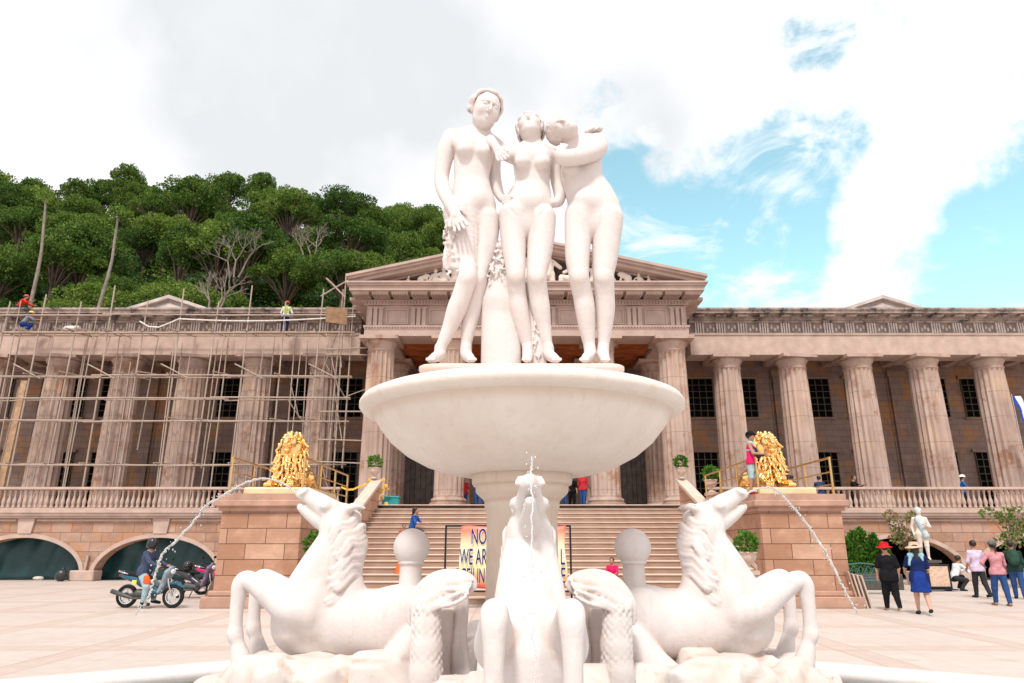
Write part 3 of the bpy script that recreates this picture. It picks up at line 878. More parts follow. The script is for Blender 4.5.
# tarps behind the left arches
for c, lab in ((-23.0, 'teal tarp hung inside the leftmost low arch'), (-16.8, 'teal tarp hung inside the low arch behind the motorbikes')):
    vs = []; nxx, nz = 60, 14
    for j in range(nz):
        for i in range(nxx):
            x = -3.3 + 6.6 * i / (nxx - 1); z = 2.4 * j / (nz - 1)
            vs.append((x, .10 * math.sin(x * 2.1 + z * 1.3) + .05 * math.sin(x * 6 - z * 2.3) + .06 * math.cos(z * 3 + x), z + .02))
    fs = [(j * nxx + i, j * nxx + i + 1, (j + 1) * nxx + i + 1, (j + 1) * nxx + i) for j in range(nz - 1) for i in range(nxx - 1)]
    o = mkobj('tarp', vs, fs, M['tarp'], smooth=True); o.location = (BX + c, 33.3, 0)
    tag(o, lab, 'tarp', 'teal tarps in the low arches')
    sd = o.modifiers.new('thick', 'SOLIDIFY'); sd.thickness = .01

# ================================================================== STAIR
SX0, SX1 = BX - 6.05, BX + 6.05
st = thing('staircase', 'broad pink stone staircase climbing to the temple portico', 'stairs', (BX, 24, 0))
NS = 17; rz_ = FL / NS; ytop = 28.0; tr = .50
s0 = MB().box(-6.05, 6.05, 0, tr + .25, 0, rz_ - .036)
s0o = s0.build('step', M['stair'], st)
n0 = MB().box(-6.05, 6.05, -.035, tr + .2, rz_ - .034, rz_, .010).build('nosing', M['nosing'], s0o)
for i in range(NS):
    o = s0o if i == 0 else s0o.copy()
    if i:
        COL.objects.link(o); c = n0.copy(); COL.objects.link(c); c.parent = o
    o.location = (0, ytop - (NS - 1 - i) * tr - 24, i * rz_)
mm = MB()
for i in range(1, NS):
    yy = ytop - (NS - 1 - i) * tr - 24
    mm.box(-6.03, 6.03, yy + .05, 4.2, (i - 1) * rz_ + .01, i * rz_ - .002)
mm.build('core', M['stair'], st)
MB().box(-6.05, 6.05, ytop - 24 + .55, 8.4, FL - .3, FL - .01).build('landing', M['stair'], st)
for s in (-1, 1):
    x0, x1 = sorted((s * 6.06, s * 6.36))
    slp = rz_ / tr
    yb = ytop - 24 - (NS - 1) * tr
    MB().prism([(yb - .2, 0), (4.2, 0), (4.2, 4.0), (yb - .2, 4.0 - slp * (4.4 - yb))], 'x', x0, x1).build('parapet', M['block'], st)
    MB().prism([(yb - .3, 4.0 - slp * (4.5 - yb)), (4.35, 4.005), (4.35, 4.13), (yb - .3, 4.13 - slp * (4.5 - yb))], 'x', x0 - .06, x1 + .06).build('coping', M['nosing'], st)

# ================================================================== PEDESTALS (long plinths flanking the stair)
for s in (-1, 1):
    xa, xb = (-7.85, -5.70) if s < 0 else (6.72, 8.92)
    xin0, xin1 = xa, xb
    th = thing('pedestal', 'tall sandstone block pedestal under the left golden lion' if s < 0 else 'tall sandstone block pedestal under the right golden lion', 'pedestal', ((xa + xb) / 2, 25, 0), 0, 'lion pedestals flanking the stair')
    MB().box(xa, xb, 19.05, 32.1, .42, 2.45).build('shaft', M['block'], th, world=True)
    MB().box(xa - .22, xb + .22, 18.82, 32.1, 0, .28, .02).box(xa - .1, xb + .1, 18.93, 32.1, .282, .42, .03).build('base', M['cap'], th, world=True)
    MB().box(xa - .07, xb + .07, 18.97, 32.1, 2.452, 2.56).box(xa - .18, xb + .18, 18.87, 32.1, 2.562, 2.74, .03).box(xa - .12, xb + .12, 18.93, 32.1, 2.742, 2.90).build('cornice', M['cap'], th, world=True)
# ================================================================== FOUNTAIN
FX, FY = .08, 5.6
def P(px, py, dy=0.0): 
    w = W(px, py, FY + dy); return (w.x, w.y, w.z)
def rp(r, py): return r * MPP(py, FY)

# --- basin on its post
bs = thing('fountain_basin', 'wide cream marble bowl on a round pedestal that carries the three statues', 'fountain', (FX, FY, 0))
prof = [(0.0, 2.16), (.30, 2.16), (.42, 2.13), (.50, 2.125), (.62, 2.145), (.80, 2.20), (.96, 2.28), (1.09, 2.38), (1.19, 2.50), (1.235, 2.575), (1.262, 2.592), (1.30, 2.598), (1.335, 2.615), (1.358, 2.645), (1.358, 2.675), (1.338, 2.705), (1.30, 2.722), (1.24, 2.724), (1.17, 2.71), (1.10, 2.64), (.9, 2.52), (.5, 2.46), (0.0, 2.45)]
prof = [(r_ * .972, z_) for r_, z_ in prof]
MB().lathe(prof[1:-1], 0, 0, 96).build('bowl', M['basin'], bs, smooth=True)
pp = [(.50, 0), (.50, .30), (.46, .34), (.40, .42), (.36, .50), (.31, .62), (.295, .70), (.285, 1.2), (.28, 1.80), (.29, 1.86), (.30, 1.88), (.30, 1.92), (.315, 1.94), (.36, 1.98), (.372, 2.0), (.372, 2.04), (.40, 2.055), (.405, 2.09), (.40, 2.15), (.3, 2.17)]
MB().lathe(pp, 0, 0, 64).build('pedestal', M['post'], bs, ang=35)
# --- plinth under the figures
x0, _, zt = P(417, 363.0, -.25); x1 = P(626.5, 363.0, -.25)[0]
g = thing('statue_group', 'white marble group of three standing nude women leaning together on top of the fountain bowl', 'statue', (FX, FY, zt))
def rr_ring(hw, hd, r, z):
    pts = []
    for cx, cy, a0 in ((hw - r, -hd + r, -90), (hw - r, hd - r, 0), (-hw + r, hd - r, 90), (-hw + r, -hd + r, 180)):
        for i in range(7):
            a = R(a0 + i * 15); pts.append(((x0 + x1) / 2 + cx + r * math.cos(a), FY + .045 + cy + r * math.sin(a), z))
    return pts
hw = (x1 - x0) / 2; hd = .29
MB().loft([rr_ring(hw + .02, hd + .02, .12, 2.46), rr_ring(hw + .02, hd + .02, .12, zt - .14), rr_ring(hw - .01, hd - .01, .12, zt - .12), rr_ring(hw - .03, hd - .03, .12, zt - .07),
           rr_ring(hw - .01, hd - .01, .12, zt - .05), rr_ring(hw, hd, .12, zt - .035), rr_ring(hw, hd, .12, zt - .008), rr_ring(hw - .01, hd - .01, .12, zt)]).build('plinth', M['basin'], g, world=True, ang=50)

def head(S, c, h, yaw=0, pitch=0, roll=0, hair='wave', k=.5, face=True, Sh=None):
    """head of height h centred on c, facing the camera; angles in degrees"""
    Rm = Matrix.Rotation(R(yaw), 3, 'Z') @ Matrix.Rotation(R(-pitch), 3, 'X') @ Matrix.Rotation(R(roll), 3, 'Y')
    B = np.array(Rm @ Matrix(((1, 0, 0), (0, -1, 0), (0, 0, 1))))
    c = np.array(c, float)
    T_ = lambda p: c + h * (B @ np.array(p, float))
    E = lambda p, r, kk=.03, op='u': S.ell(T_(p), np.array(r) * h, kk * h * 3, B, op)
    E((0, -.07, .12), (.335, .43, .385))
    E((0, .07, -.10), (.265, .295, .37), .04)
    E((0, .20, -.36), (.115, .12, .105), .04)
    E((0, .02, -.25), (.235, .24, .18), .04)
    if face:
        for s in (-1, 1):
            E((s * .135, .40, .055), (.095, .085, .052), .02, 's')
            E((s * .13, .315, .045), (.072, .055, .036), .008)
            S.cone(T_((s * .05, .36, .12)), T_((s * .22, .29, .11)), .028 * h, .02 * h, .02 * h)
            E((s * .15, .24, -.10), (.09, .09, .09), .04)
            E((s * .325, -.05, -.02), (.03, .07, .11), .012)
        S.cone(T_((0, .345, .12)), T_((0, .440, -.10)), .022 * h, .038 * h, .012 * h)
        E((0, .385, -.125), (.055, .05, .026), .01)
        S.cone(T_((-.07, .335, -.222)), T_((.07, .335, -.222)), .017 * h, .017 * h, .01 * h)
        E((0, .345, -.222), (.045, .032, .018), .008)
        E((0, .338, -.268), (.05, .036, .022), .008)
        S.cone(T_((-.09, .385, -.244)), T_((.09, .385, -.244)), .008 * h, .008 * h, .006 * h, 1, 's')
    if hair:
        Q_ = lambda p, r, kk=.01: Sh.ell(T_(p), np.array(r) * h, kk, B)
        Q_((0, -.14, .17), (.355, .43, .365))
        if hair == 'wave':
            for s in (-1, 1):
                for i in range(8):
                    pts = []
                    for j in range(16):
                        t = j / 15
                        a = s * t * (2.05 - .03 * i)
                        yy = .25 - i * .088 - .26 * t + .024 * math.sin(j * 1.25 + i * .6)
                        q = math.sqrt(max(.04, 1 - (abs(yy + .14) / .47) ** 2.3))
                        rad = (.385 + .012 * math.sin(j * 1.25 + i * .6)) * (.22 + .78 * q)
                        pts.append(T_((math.sin(a) * rad, yy, .15 + math.cos(a) * rad * 1.02)))
                    Sh.chain(pts, [.036 * h] * 16, .004)
            Q_((0, -.52, .05), (.17, .16, .16), .02)
        else:
            rnd = random.Random(5)
            for i in range(230):
                v = np.array([rnd.gauss(0, 1), rnd.gauss(0, 1), rnd.gauss(0, 1)]); v /= np.linalg.norm(v)
                if v[1] > .62 and v[2] < .5: continue
                if v[2] < -.75: continue
                p = np.array((0, -.14, .16)) + v * np.array((.365, .44, .375))
                w_ = np.cross(v, np.array([rnd.gauss(0, 1), rnd.gauss(0, 1), rnd.gauss(0, 1)])); w_ /= np.linalg.norm(w_)
                pts = [T_(p + w_ * .05 * math.cos(tt) + np.cross(v, w_) * .05 * math.sin(tt)) for tt in (0, .9, 1.8, 2.7, 3.6, 4.6)]
                Sh.chain(pts, [.026 * h] * 6, .003)
    return T_

def hand(S, wrist, dirv, across, L, curl=.3, spread=.16, thumb=1, k=.008):
    """palm, four unequal bent fingers and a thumb leaving the side of the palm"""
    w = np.array(wrist, float); d = np.array(dirv, float); d /= np.linalg.norm(d); a = np.array(across, float)
    a -= d * a.dot(d); a /= np.linalg.norm(a); n = np.cross(d, a)
    pw = L * .20
    S.cone(w, w + d * L * .18, L * .13, L * .15, k * 2)
    for s in (-.75, -.25, .25, .75): S.cone(w + d * L * .1 + a * s * pw * .6, w + d * L * .46 + a * s * pw, L * .085, L * .075, k * 2)
    for i, (s, ln) in enumerate(((-.9, .36), (-.3, .44), (.3, .46), (.9, .38))):
        b = w + d * L * .48 + a * s * pw * 1.05
        d1 = d + a * s * spread; d2 = d1 * math.cos(curl) + n * math.sin(curl); d3 = d1 * math.cos(2 * curl) + n * math.sin(2 * curl)
        p1 = b + d1 * L * ln * .42; p2 = p1 + d2 * L * ln * .33; p3 = p2 + d3 * L * ln * .25
        S.chain([b, p1, p2, p3], [L * .058, L * .054, L * .05, L * .042], k * .6)
    t0 = w + d * L * .16 + a * -thumb * pw * .8; t1 = t0 + d * L * .18 - a * thumb * L * .13; t2 = t1 + d * L * .17 - a * thumb * L * .02 + n * L * .06
    S.chain([t0, t1, t2], [L * .075, L * .062, L * .05], k)

HV = .0075
def toes(S, a, w=1.0, lean=0):
    for i in range(5):
        q = (i - 2) * 1.75 * w
        L_ = 2.2 - abs(i - 1) * .35
        S.cone(P(a[0] + q, a[1] - .6, a[2] + .03), P(a[0] + q * 1.12 + lean, a[1] + .3, a[2] - .018 * L_), rp(1.35, a[1]), rp(1.05, a[1]), .006)
def hairpart(Sh): sculpt_obj(Sh, 'hair', M['marble'], g, world=True)
k1 = .05
# --- figure A, left
def c_(S, a, b, ra, rb, k=.05, flat=1.0): S.cone(P(*a), P(*b), rp(ra, a[1]), rp(rb, b[1]), k, flat)
def e_(S, a, r, k=.05, Rm=None): S.ell(P(*a), (rp(r[0], a[1]), r[2], rp(r[1], a[1])), k, Rm)
def l_(S, pts, k=.03, flat=1.0): S.limb([P(*p[:3]) for p in pts], [rp(p[3], p[1]) for p in pts], k, flat)
def foot(S, ax, ay, ady, tx, ty, tdy):
    S.limb([P(ax, ay - 6, ady), P(ax, ay, ady), P((ax + tx) / 2, (ay + ty) / 2 + .6, (ady + tdy) / 2), P(tx, ty, tdy)], [rp(5.4, ay), rp(5.6, ay), rp(5.2, ay), rp(3.4, ay)], .02)
    c_(S, (ax, ay + 1.5, ady + .03), (ax, ay + 1.5, ady + .05), 5, 4.5, .02)
    toes(S, (tx, ty, tdy))
def crease(S, a, b, dya, dyb, r=.009, k=.02): S.cone(P(a[0], a[1], dya), P(b[0], b[1], dyb), r * .4, r, k, 1, 's')
S = Sculpt(HV)
Sh = Sculpt(.0055); head(S, P(485.5, 111.5, -.06), rp(41, 111), 22, -14, 10, 'wave', Sh=Sh); hairpart(Sh)
l_(S, [(483, 121, -.02, 7.4), (480, 130, .0, 7.2), (476, 139, .02, 9)], .03)
l_(S, [(452, 138, .02, 8.5), (463, 135.5, .03, 8), (476, 136, .03, 8), (487, 139, .03, 7.5), (492, 144, .04, 7)], .05, .9)
l_(S, [(473, 142, .02, 16), (474, 152, .01, 19.5), (472.5, 166, .01, 18.6), (471.5, 180, .015, 17.6), (472, 193, .02, 20), (473, 207, .03, 23.2), (473.5, 219, .03, 23)], .06, .60)
e_(S, (472, 199, -.085), (12, 12, .07), .07)
e_(S, (464, 143, -.06), (11, 9, .06), .06); e_(S, (482, 145, -.05), (9, 8, .06), .06)
e_(S, (465, 150, -.105), (7.5, 7, .065), .05); e_(S, (484, 151.5, -.09), (7, 7, .062), .05)
crease(S, (473, 140), (473.5, 156), -.16, -.17, .010, .03); crease(S, (473, 160), (472, 182), -.165, -.155, .007, .03)
S.ell(P(472.5, 189, -.175), (.010, .02, .013), .008, None, 's')
l_(S, [(462, 214, .0, 19), (464, 236, -.02, 15.8), (465.4, 258, -.05, 12.2), (467, 272, -.09, 10.2), (466.5, 280, -.10, 9.6), (461.5, 296, -.06, 9.5), (456.7, 309, -.03, 9.7), (449.5, 328, .0, 7.6), (441.5, 346, .0, 5.4), (440, 352, .0, 5.4)], .035)
l_(S, [(486, 220, .03, 14), (485.5, 240, .02, 12.6), (483, 258, .01, 10.6), (479.5, 272, -.01, 9.0), (478.5, 280, -.01, 8.6), (475.5, 296, .03, 8.7), (472.5, 309, .05, 8.8), (468.5, 328, .06, 7.4), (466, 346, .06, 5.3), (466, 352, .05, 5.3)], .014)
e_(S, (466, 277, -.155), (5, 6, .03), .04); e_(S, (478.5, 278, -.06), (4.5, 6, .03), .04)
foot(S, 440, 354, .01, 430.5, 359.5, -.21); foot(S, 466, 354, .05, 472, 359.5, -.19)
crease(S, (456, 207), (472, 225), -.15, -.155, .010, .025); crease(S, (491, 209), (474, 225), -.13, -.155, .010, .025)
crease(S, (474.5, 226), (477, 262), -.13, -.10, .010, .02)
# arm hanging on the left
l_(S, [(452, 138, .02, 9.2), (446.5, 150, .02, 9.4), (443, 166, .03, 8.0), (441.5, 180, .03, 7.4), (444.5, 192, -.02, 7.4), (450, 204, -.10, 6.0), (454.5, 214, -.16, 4.7)], .02)
hand(S, P(454.5, 213, -.17), np.array(P(466, 238, -.27)) - np.array(P(454.5, 213, -.17)), (1, -.2, .35), .27, .35, .14, 1)
# left arm behind, running down to the middle figure's hip
l_(S, [(491, 144, .06, 7.6), (493.5, 158, .10, 7.2), (494.5, 174, .12, 6.4), (497, 188, .08, 5.8), (501, 197, .03, 4.6), (505, 200, -.02, 4.3)], .02)
for i in range(4): S.limb([P(503, 196.5 + 2.3 * i, -.04), P(508, 196.2 + 2.6 * i, -.085), P(512.5, 197.5 + 2.7 * i, -.09)], [rp(1.5, 200), rp(1.4, 200), rp(1.0, 200)], .004)
sculpt_obj(S, 'figure', M['marble'], g, world=True)
# cloth held in the left figure's hand
S = Sculpt(.012); rnd = random.Random(4)
for i in range(7):
    x = 447 + i * 3.0
    pts = [P(x + 2 * math.sin(j * .9 + i), 222 + j * 7.5, -.12 + .015 * math.sin(j + 2 * i)) for j in range(0, 7 - abs(i - 2) // 1 if i > 3 else 7)]
    S.chain(pts, [rp(2.6 + .5 * math.sin(i), 240)] * len(pts), .008)
for i in range(46):
    x, y = rnd.uniform(443.5, 459), rnd.uniform(222, 275)
    if y > 255 and x < 447: continue
    S.ell(P(x, y, -.15 + rnd.uniform(-.02, .03)), (rp(rnd.uniform(1.2, 2.2), y),) * 3, .006)
sculpt_obj(S, 'drapery', M['marble'], g, world=True)

# --- figure B, middle
S = Sculpt(HV)
Sh = Sculpt(.0055); head(S, P(530, 128, .0), rp(35, 128), -10, 24, -8, 'wave', Sh=Sh); hairpart(Sh)
l_(S, [(533, 137, .0, 7.4), (533, 146, .01, 7.4), (532, 154, .02, 10)], .03)
l_(S, [(512, 156, .03, 7.2), (521, 152, .03, 7.6), (532, 152, .03, 8), (544, 152.5, .03, 7.6), (553, 156, .04, 7.2)], .05, .9)
l_(S, [(532, 156, .02, 16.5), (532, 165, .01, 18.6), (532.3, 176, .01, 17.6), (532, 186, .015, 17.8), (530.5, 196, .02, 21), (528, 208, .02, 24.6), (527.5, 219, .02, 24)], .06, .60)
e_(S, (529.5, 200, -.085), (12, 11, .07), .07)
e_(S, (523, 155, -.06), (10, 8, .06), .06); e_(S, (542, 156, -.06), (10, 8, .06), .06)
e_(S, (522, 162, -.105), (7.5, 7, .065), .05); e_(S, (543, 163, -.10), (7.5, 7, .065), .05)
crease(S, (532.5, 152), (532.5, 168), -.165, -.17, .010, .03); crease(S, (532, 172), (531, 186), -.165, -.155, .007, .03)
S.ell(P(530, 191.5, -.175), (.010, .02, .013), .008, None, 's')
l_(S, [(514, 216, .0, 15.5), (513.2, 236, -.01, 13.0), (514.6, 258, -.04, 11.0), (515.7, 272, -.075, 9.6), (516, 280, -.08, 9.2), (517.4, 296, -.03, 9.2), (519, 309, -.01, 9.6), (523, 328, .02, 8.2), (527.4, 346, .04, 5.6), (528, 352, .03, 5.4)], .035)
l_(S, [(541, 218, .0, 15), (541, 236, .0, 13.8), (538.9, 258, -.03, 12.0), (537, 272, -.07, 10.2), (536.8, 280, -.08, 9.8), (538.5, 296, -.03, 9.8), (540.6, 309, -.01, 9.6), (543.7, 328, .02, 7.5), (547.2, 346, .03, 5.4), (548, 352, .02, 5.4)], .012)
e_(S, (515.8, 277, -.14), (5, 6, .03), .04); e_(S, (536.8, 277, -.145), (5, 6, .03), .04)
foot(S, 528, 354, .03, 526.5, 359.5, -.17); foot(S, 548.5, 354, .02, 557, 359.5, -.16)
crease(S, (510, 208), (525, 225), -.14, -.155, .010, .025); crease(S, (547, 208), (529, 225), -.14, -.155, .010, .025)
crease(S, (527, 226), (527, 262), -.13, -.10, .010, .02)
# right arm lifted over the left figure's shoulder, hand drooping on her chest
l_(S, [(513, 156, .04, 7.6), (505, 153, .08, 7.0), (497, 145, .09, 6.4), (490, 139, .02, 5.6), (491, 141, -.08, 5.0), (496, 147, -.13, 4.2)], .02)
hand(S, P(496, 147, -.14), np.array(P(504.5, 161, -.18)) - np.array(P(496, 147, -.14)), (1, 0, .6), .22, .35, .08, -1)
# the other arm, passing behind the right figure
l_(S, [(552, 157, .06, 7.6), (555, 168, .09, 7.0), (557, 182, .10, 6.4), (560, 195, .07, 6.2), (558, 202, .03, 5.2), (552, 203, .0, 4.2)], .02)
sculpt_obj(S, 'figure', M['marble'], g, world=True)

# --- figure C, right
S = Sculpt(HV)
Sh = Sculpt(.0055); head(S, P(562.5, 129.5, -.05), rp(34, 130), -14, 6, -64, 'curl', Sh=Sh); hairpart(Sh)
l_(S, [(569, 137, -.0, 7.8), (575, 143, .01, 8), (582, 150, .03, 10)], .03)
l_(S, [(571, 152, .02, 7.6), (580, 147, .04, 8.5), (590, 143, .05, 8.5), (598, 142, .05, 8)], .05, .9)
l_(S, [(585, 148, .03, 14), (583, 158, .02, 18.5), (581.5, 169, .02, 20.5), (581.5, 177, .02, 20.6), (585.5, 187, .02, 21.8), (591, 199, .025, 24.2), (594.5, 211, .03, 26.4), (595, 220, .03, 25.5)], .06, .60)
e_(S, (586, 200, -.09), (12, 11, .07), .07)
e_(S, (570, 168, -.09), (8, 8, .06), .05)
S.ell(P(585, 193, -.20), (.010, .02, .013), .008, None, 's'); crease(S, (580, 172), (583, 188), -.18, -.18, .008, .03)
l_(S, [(580, 216, .0, 15.5), (578, 236, -.01, 13.4), (577.4, 258, -.04, 12.0), (578.5, 272, -.07, 10.4), (579.5, 280, -.08, 10.0), (583, 296, -.02, 10.0), (585, 309, .0, 9.9), (587, 328, .03, 8.2), (589.3, 346, .05, 5.7), (590, 352, .04, 5.5)], .035)
l_(S, [(607, 219, .02, 16.5), (606.5, 236, .01, 14.6), (605, 258, -.01, 12.6), (603.5, 272, -.035, 10.8), (603.6, 280, -.04, 10.4), (604.6, 296, .01, 10.0), (605.4, 309, .03, 9.6), (604.7, 328, .05, 7.6), (603.5, 346, .06, 5.4), (603, 352, .05, 5.3)], .012)
e_(S, (579, 277, -.145), (5, 6, .03), .04); e_(S, (603.5, 277, -.105), (5, 6, .03), .04)
foot(S, 590, 354, .04, 584, 359.5, -.17); foot(S, 603, 354, .05, 605.5, 359.5, -.16)
crease(S, (572, 208), (588, 225), -.14, -.16, .010, .025); crease(S, (613, 207), (593, 225), -.14, -.16, .010, .025)
crease(S, (591, 226), (591.5, 262), -.14, -.11, .010, .02)
# the arm folded across her chest with the hand under the cheek
l_(S, [(598, 142, .03, 9.0), (598, 149, -.06, 9.0), (587, 154.5, -.16, 8.6), (573, 157.5, -.22, 8.2), (564, 158, -.25, 7.6)], .02)
l_(S, [(564, 157.5, -.25, 7.2), (561, 155, -.26, 6.2), (561, 151, -.24, 4.8)], .015)
hand(S, P(561, 152, -.235), np.array(P(566, 140, -.20)) - np.array(P(561, 152, -.235)), (1, 0, .1), .15, .6, .08, 1)
# the other hand laid on the far shoulder
hand(S, P(587, 132, .05), np.array(P(601, 130, -.01)) - np.array(P(587, 132, .05)), (.2, 1, .2), .17, .4, .1, 1)
sculpt_obj(S, 'figure', M['marble'], g, world=True)

# --- the carved support between the legs
S = Sculpt(.014)
c_(S, (501, 300, .06), (501, 366, .06), 19.5, 20.5, .03, .6); c_(S, (501, 300, .06), (500.5, 250, .06), 18, 9, .05, .8)
c_(S, (535, 300, .06), (538, 366, .06), 8, 9, .03, .8); c_(S, (512, 280, .08), (535, 300, .08), 8, 8, .03)
rnd = random.Random(9)
for i in range(120):
    y = rnd.uniform(243, 280); S.ell(P(500.5 + rnd.uniform(-1, 1) * (4 + (y - 240) * .3), y, -.005 - (y - 243) * .0022), (.011,) * 3, .008)
for i in range(60):
    y = rnd.uniform(308, 362); S.ell(P(536.5 + rnd.uniform(-4, 4), y, -.012), (.010,) * 3, .008)
sculpt_obj(S, 'support', M['marble'], g, world=True)

# ------------------------------------------------------------------ HORSES
def H(px, py, l=0.0):
    w = W(px, py, FY); return ((521.5 - px) * MPP(py, FY), l, w.z)
def hr(r, py=590): return r * MPP(py, FY)
S = Sculpt(.0105)
def hc(a, b, ra, rb, k=.05, flat=1.0): S.cone(H(*a), H(*b), hr(ra, a[1]), hr(rb, b[1]), k, flat)
def hl(pts, k=.03, flat=1.0): S.limb([H(*p[:3]) for p in pts], [hr(p[3], p[1]) for p in pts], k, flat)
def hcrease(a, b, r=.010, k=.02): S.cone(H(*a), H(*b), r * .4, r, k, 1, 's')
hl([(300, 612, 0, 25), (318, 616, 0, 31), (345, 622, 0, 33.5), (372, 624, 0, 32.5), (396, 620, 0, 33.5), (412, 616, 0, 31), (424, 618, 0, 24)], .05, .86)
hl([(284, 612, 0, 12), (288, 628, 0, 17), (298, 638, 0, 17), (318, 644, 0, 15)], .05, 1.1)
for s in (-1, 1):
    hl([(302, 592, s * .09, 13), (296, 610, s * .10, 17), (296, 628, s * .09, 15)], .03)
    S.ell(H(316, 606, s * .15), (hr(15), .095, hr(26)), .05)
    S.ell(H(405, 614, s * .14), (hr(24), .11, hr(26)), .05)
    hcrease((330, 590, s * .26), (322, 630, s * .25), .012, .04)
    hcrease((386, 600, s * .27), (380, 642, s * .25), .012, .05)
    # forelegs
    hl([(312, 612, s * .15, 15), (296, 606, s * .18, 15.5), (279, 594, s * .185, 12.2), (264, 583, s * .185, 9.6), (254, 579, s * .185, 8.8), (249, 584, s * .185, 8.4), (247, 594, s * .185, 7.2), (245, 608, s * .185, 6.4), (244, 622, s * .185, 6.4), (243.5, 631, s * .185, 7.6), (245.5, 638, s * .185, 6.4), (247, 644, s * .185, 6.8)], .03)
    hl([(247, 646, s * .185, 7.6), (249, 655, s * .185, 9.2), (251, 664, s * .185, 10.4)], .008)
    hcrease((290, 592, s * .285), (266, 580, s * .255), .008, .02)
    hcrease((244, 596, s * .245), (241, 626, s * .235), .006, .015)
    # folded hind legs
    hl([(418, 640, s * .16, 22), (400, 660, s * .19, 19), (376, 674, s * .22, 13), (362, 682, s * .22, 10), (380, 688, s * .23, 8.5), (412, 690, s * .24, 8)], .03)
    # eye, nostril, ear, cheek
    S.ell(H(327.5, 506.5, s * .088), (hr(5), .028, hr(3.6)), .02); S.sub(H(327.5, 507.5, s * .125), (hr(3.4), .02, hr(2.0)), .008)
    S.ell(H(327.5, 507.8, s * .104), (hr(2.0), .016, hr(1.5)), .004)
    hcrease((331, 502, s * .125), (322, 503, s * .12), .007, .01)
    S.sub(H(304.5, 492, s * .068), (hr(2.4), .020, hr(1.8)), .008)
    S.cone(H(308, 490, s * .06), H(303, 494.5, s * .078), .010, .010, .01, 1)
    hl([(345, 515, s * .055, 4.4), (351, 509, s * .075, 4.2), (357, 507, s * .085, 3.2), (362, 508, s * .09, 1.4)], .010)
    S.cone(H(351, 506.5, s * .095), H(358, 505.5, s * .11), .008, .006, .008, 1, 's')
    S.ell(H(334, 527, s * .062), (hr(13), .070, hr(12)), .03)
    hcrease((324, 516, s * .12), (330, 536, s * .115), .007, .015); hcrease((322, 511, s * .10), (309, 499, s * .085), .006, .015)
    hl([(330, 540, s * .09, 6), (318, 562, s * .12, 7), (306, 586, s * .14, 8)], .04)
# neck and head
hl([(312, 596, 0, 30), (323, 574, 0, 27), (333, 553, 0, 23), (339, 536, 0, 18), (341, 526, 0, 14)], .05, .88)
hl([(341, 523, 0, 13.5), (332, 514, 0, 12.4), (322, 505.5, 0, 10.6), (312, 499, 0, 8.6), (305, 495, 0, 7.6), (301.5, 494.5, 0, 6.0)], .04, .92)
hl([(330, 526, 0, 10), (318, 519.5, 0, 8), (309, 514, 0, 6), (303.5, 509.5, 0, 5), (300.5, 507, 0, 4.2)], .02, .92)
S.cone(H(296, 500), H(308, 505), hr(2.6), hr(.8), .008, 3.2, 's')
# mane: a crest with thick waving locks falling over both sides
hc((350, 522), (353, 545), 10, 11, .04, .6); hc((353, 545), (345, 585), 12, 12, .05, .6)
hc((356, 517), (345, 509), 5.5, 5, .02, .8); hc((345, 509), (333, 503), 5, 2.5, .02, .8)
starts = [(356, 516), (361, 525), (362, 535), (362, 546), (360, 557), (358, 568), (354, 579)]
hc((350, 545), (338, 590), 15, 17, .05, 1.0); hc((345, 590), (325, 600), 18, 22, .05, 1.05)
for s in (-1, 1):
    for i, (x, y) in enumerate(starts):
        for q in (0, 1):
            pts = []; rs = []
            ln = 58 + 8 * math.sin(i * 2.3) - 6 * q
            for j in range(17):
                t = j / 16
                xx = x - t * ln * .66 + 1.0 * math.sin(j * .8 + i); yy = y + 5.0 * q + t * ln * .56 + 2.6 * math.sin(j * .75 + i * .5)
                ll = s * (.028 + (.112 + .050 * i / 6) * min(1, t * 2.2) ** .75 * (1 - .20 * t * t))
                pts.append(H(xx, yy, ll)); rs.append(hr(3.5 * (1 - .7 * t ** 2.5)))
            S.chain(pts, rs, .002)
# tail: long wavy strands from the rump
for i in range(9):
    s = (i - 4) / 4
    pts = [H(432 + 6 * min(1, j / 2) * 1.2 + 9 * math.sin(j * .35) + 1.8 * math.sin(j * 1.1 + i), 596 + j * 14 - (8 if j == 0 else 0), s * (.06 + .013 * j)) for j in range(8)]
    S.chain(pts, [hr(6 - .35 * j) for j in range(8)], .012)
V, Fc = S.mesh()
horse = thing('horse_statue', '', 'statue', (FX, FY, 0), R(180), 'marble horses of the fountain')
mkobj('body', V, Fc, M['marble'], horse, smooth=True)
f_, _, zb = H(411, 547)
MB().lathe([(.115, zb - .42), (.10, zb - .34), (.088, zb - .28), (.085, zb - .20), (.085, zb - .13), (.10, zb - .12), (.10, zb - .09), (.06, zb - .08)], f_, 0, 32).build('ball_post', M['marble'], horse, ang=40)
b = MB().ell((f_, 0, zb), (.142, .142, .142), 40, 24).build('ball', M['marble'], horse, smooth=True)
horse['label'] = 'white marble rearing horse facing left, water jet from its mouth'
h2 = copy_tree(horse, None, (FX, FY, 0), 0, 'white marble rearing horse facing right, water jet from its mouth')
h3 = copy_tree(horse, None, (FX + .02, FY, -.06), R(-90), 'white marble horse seen head-on in the middle under the bowl')

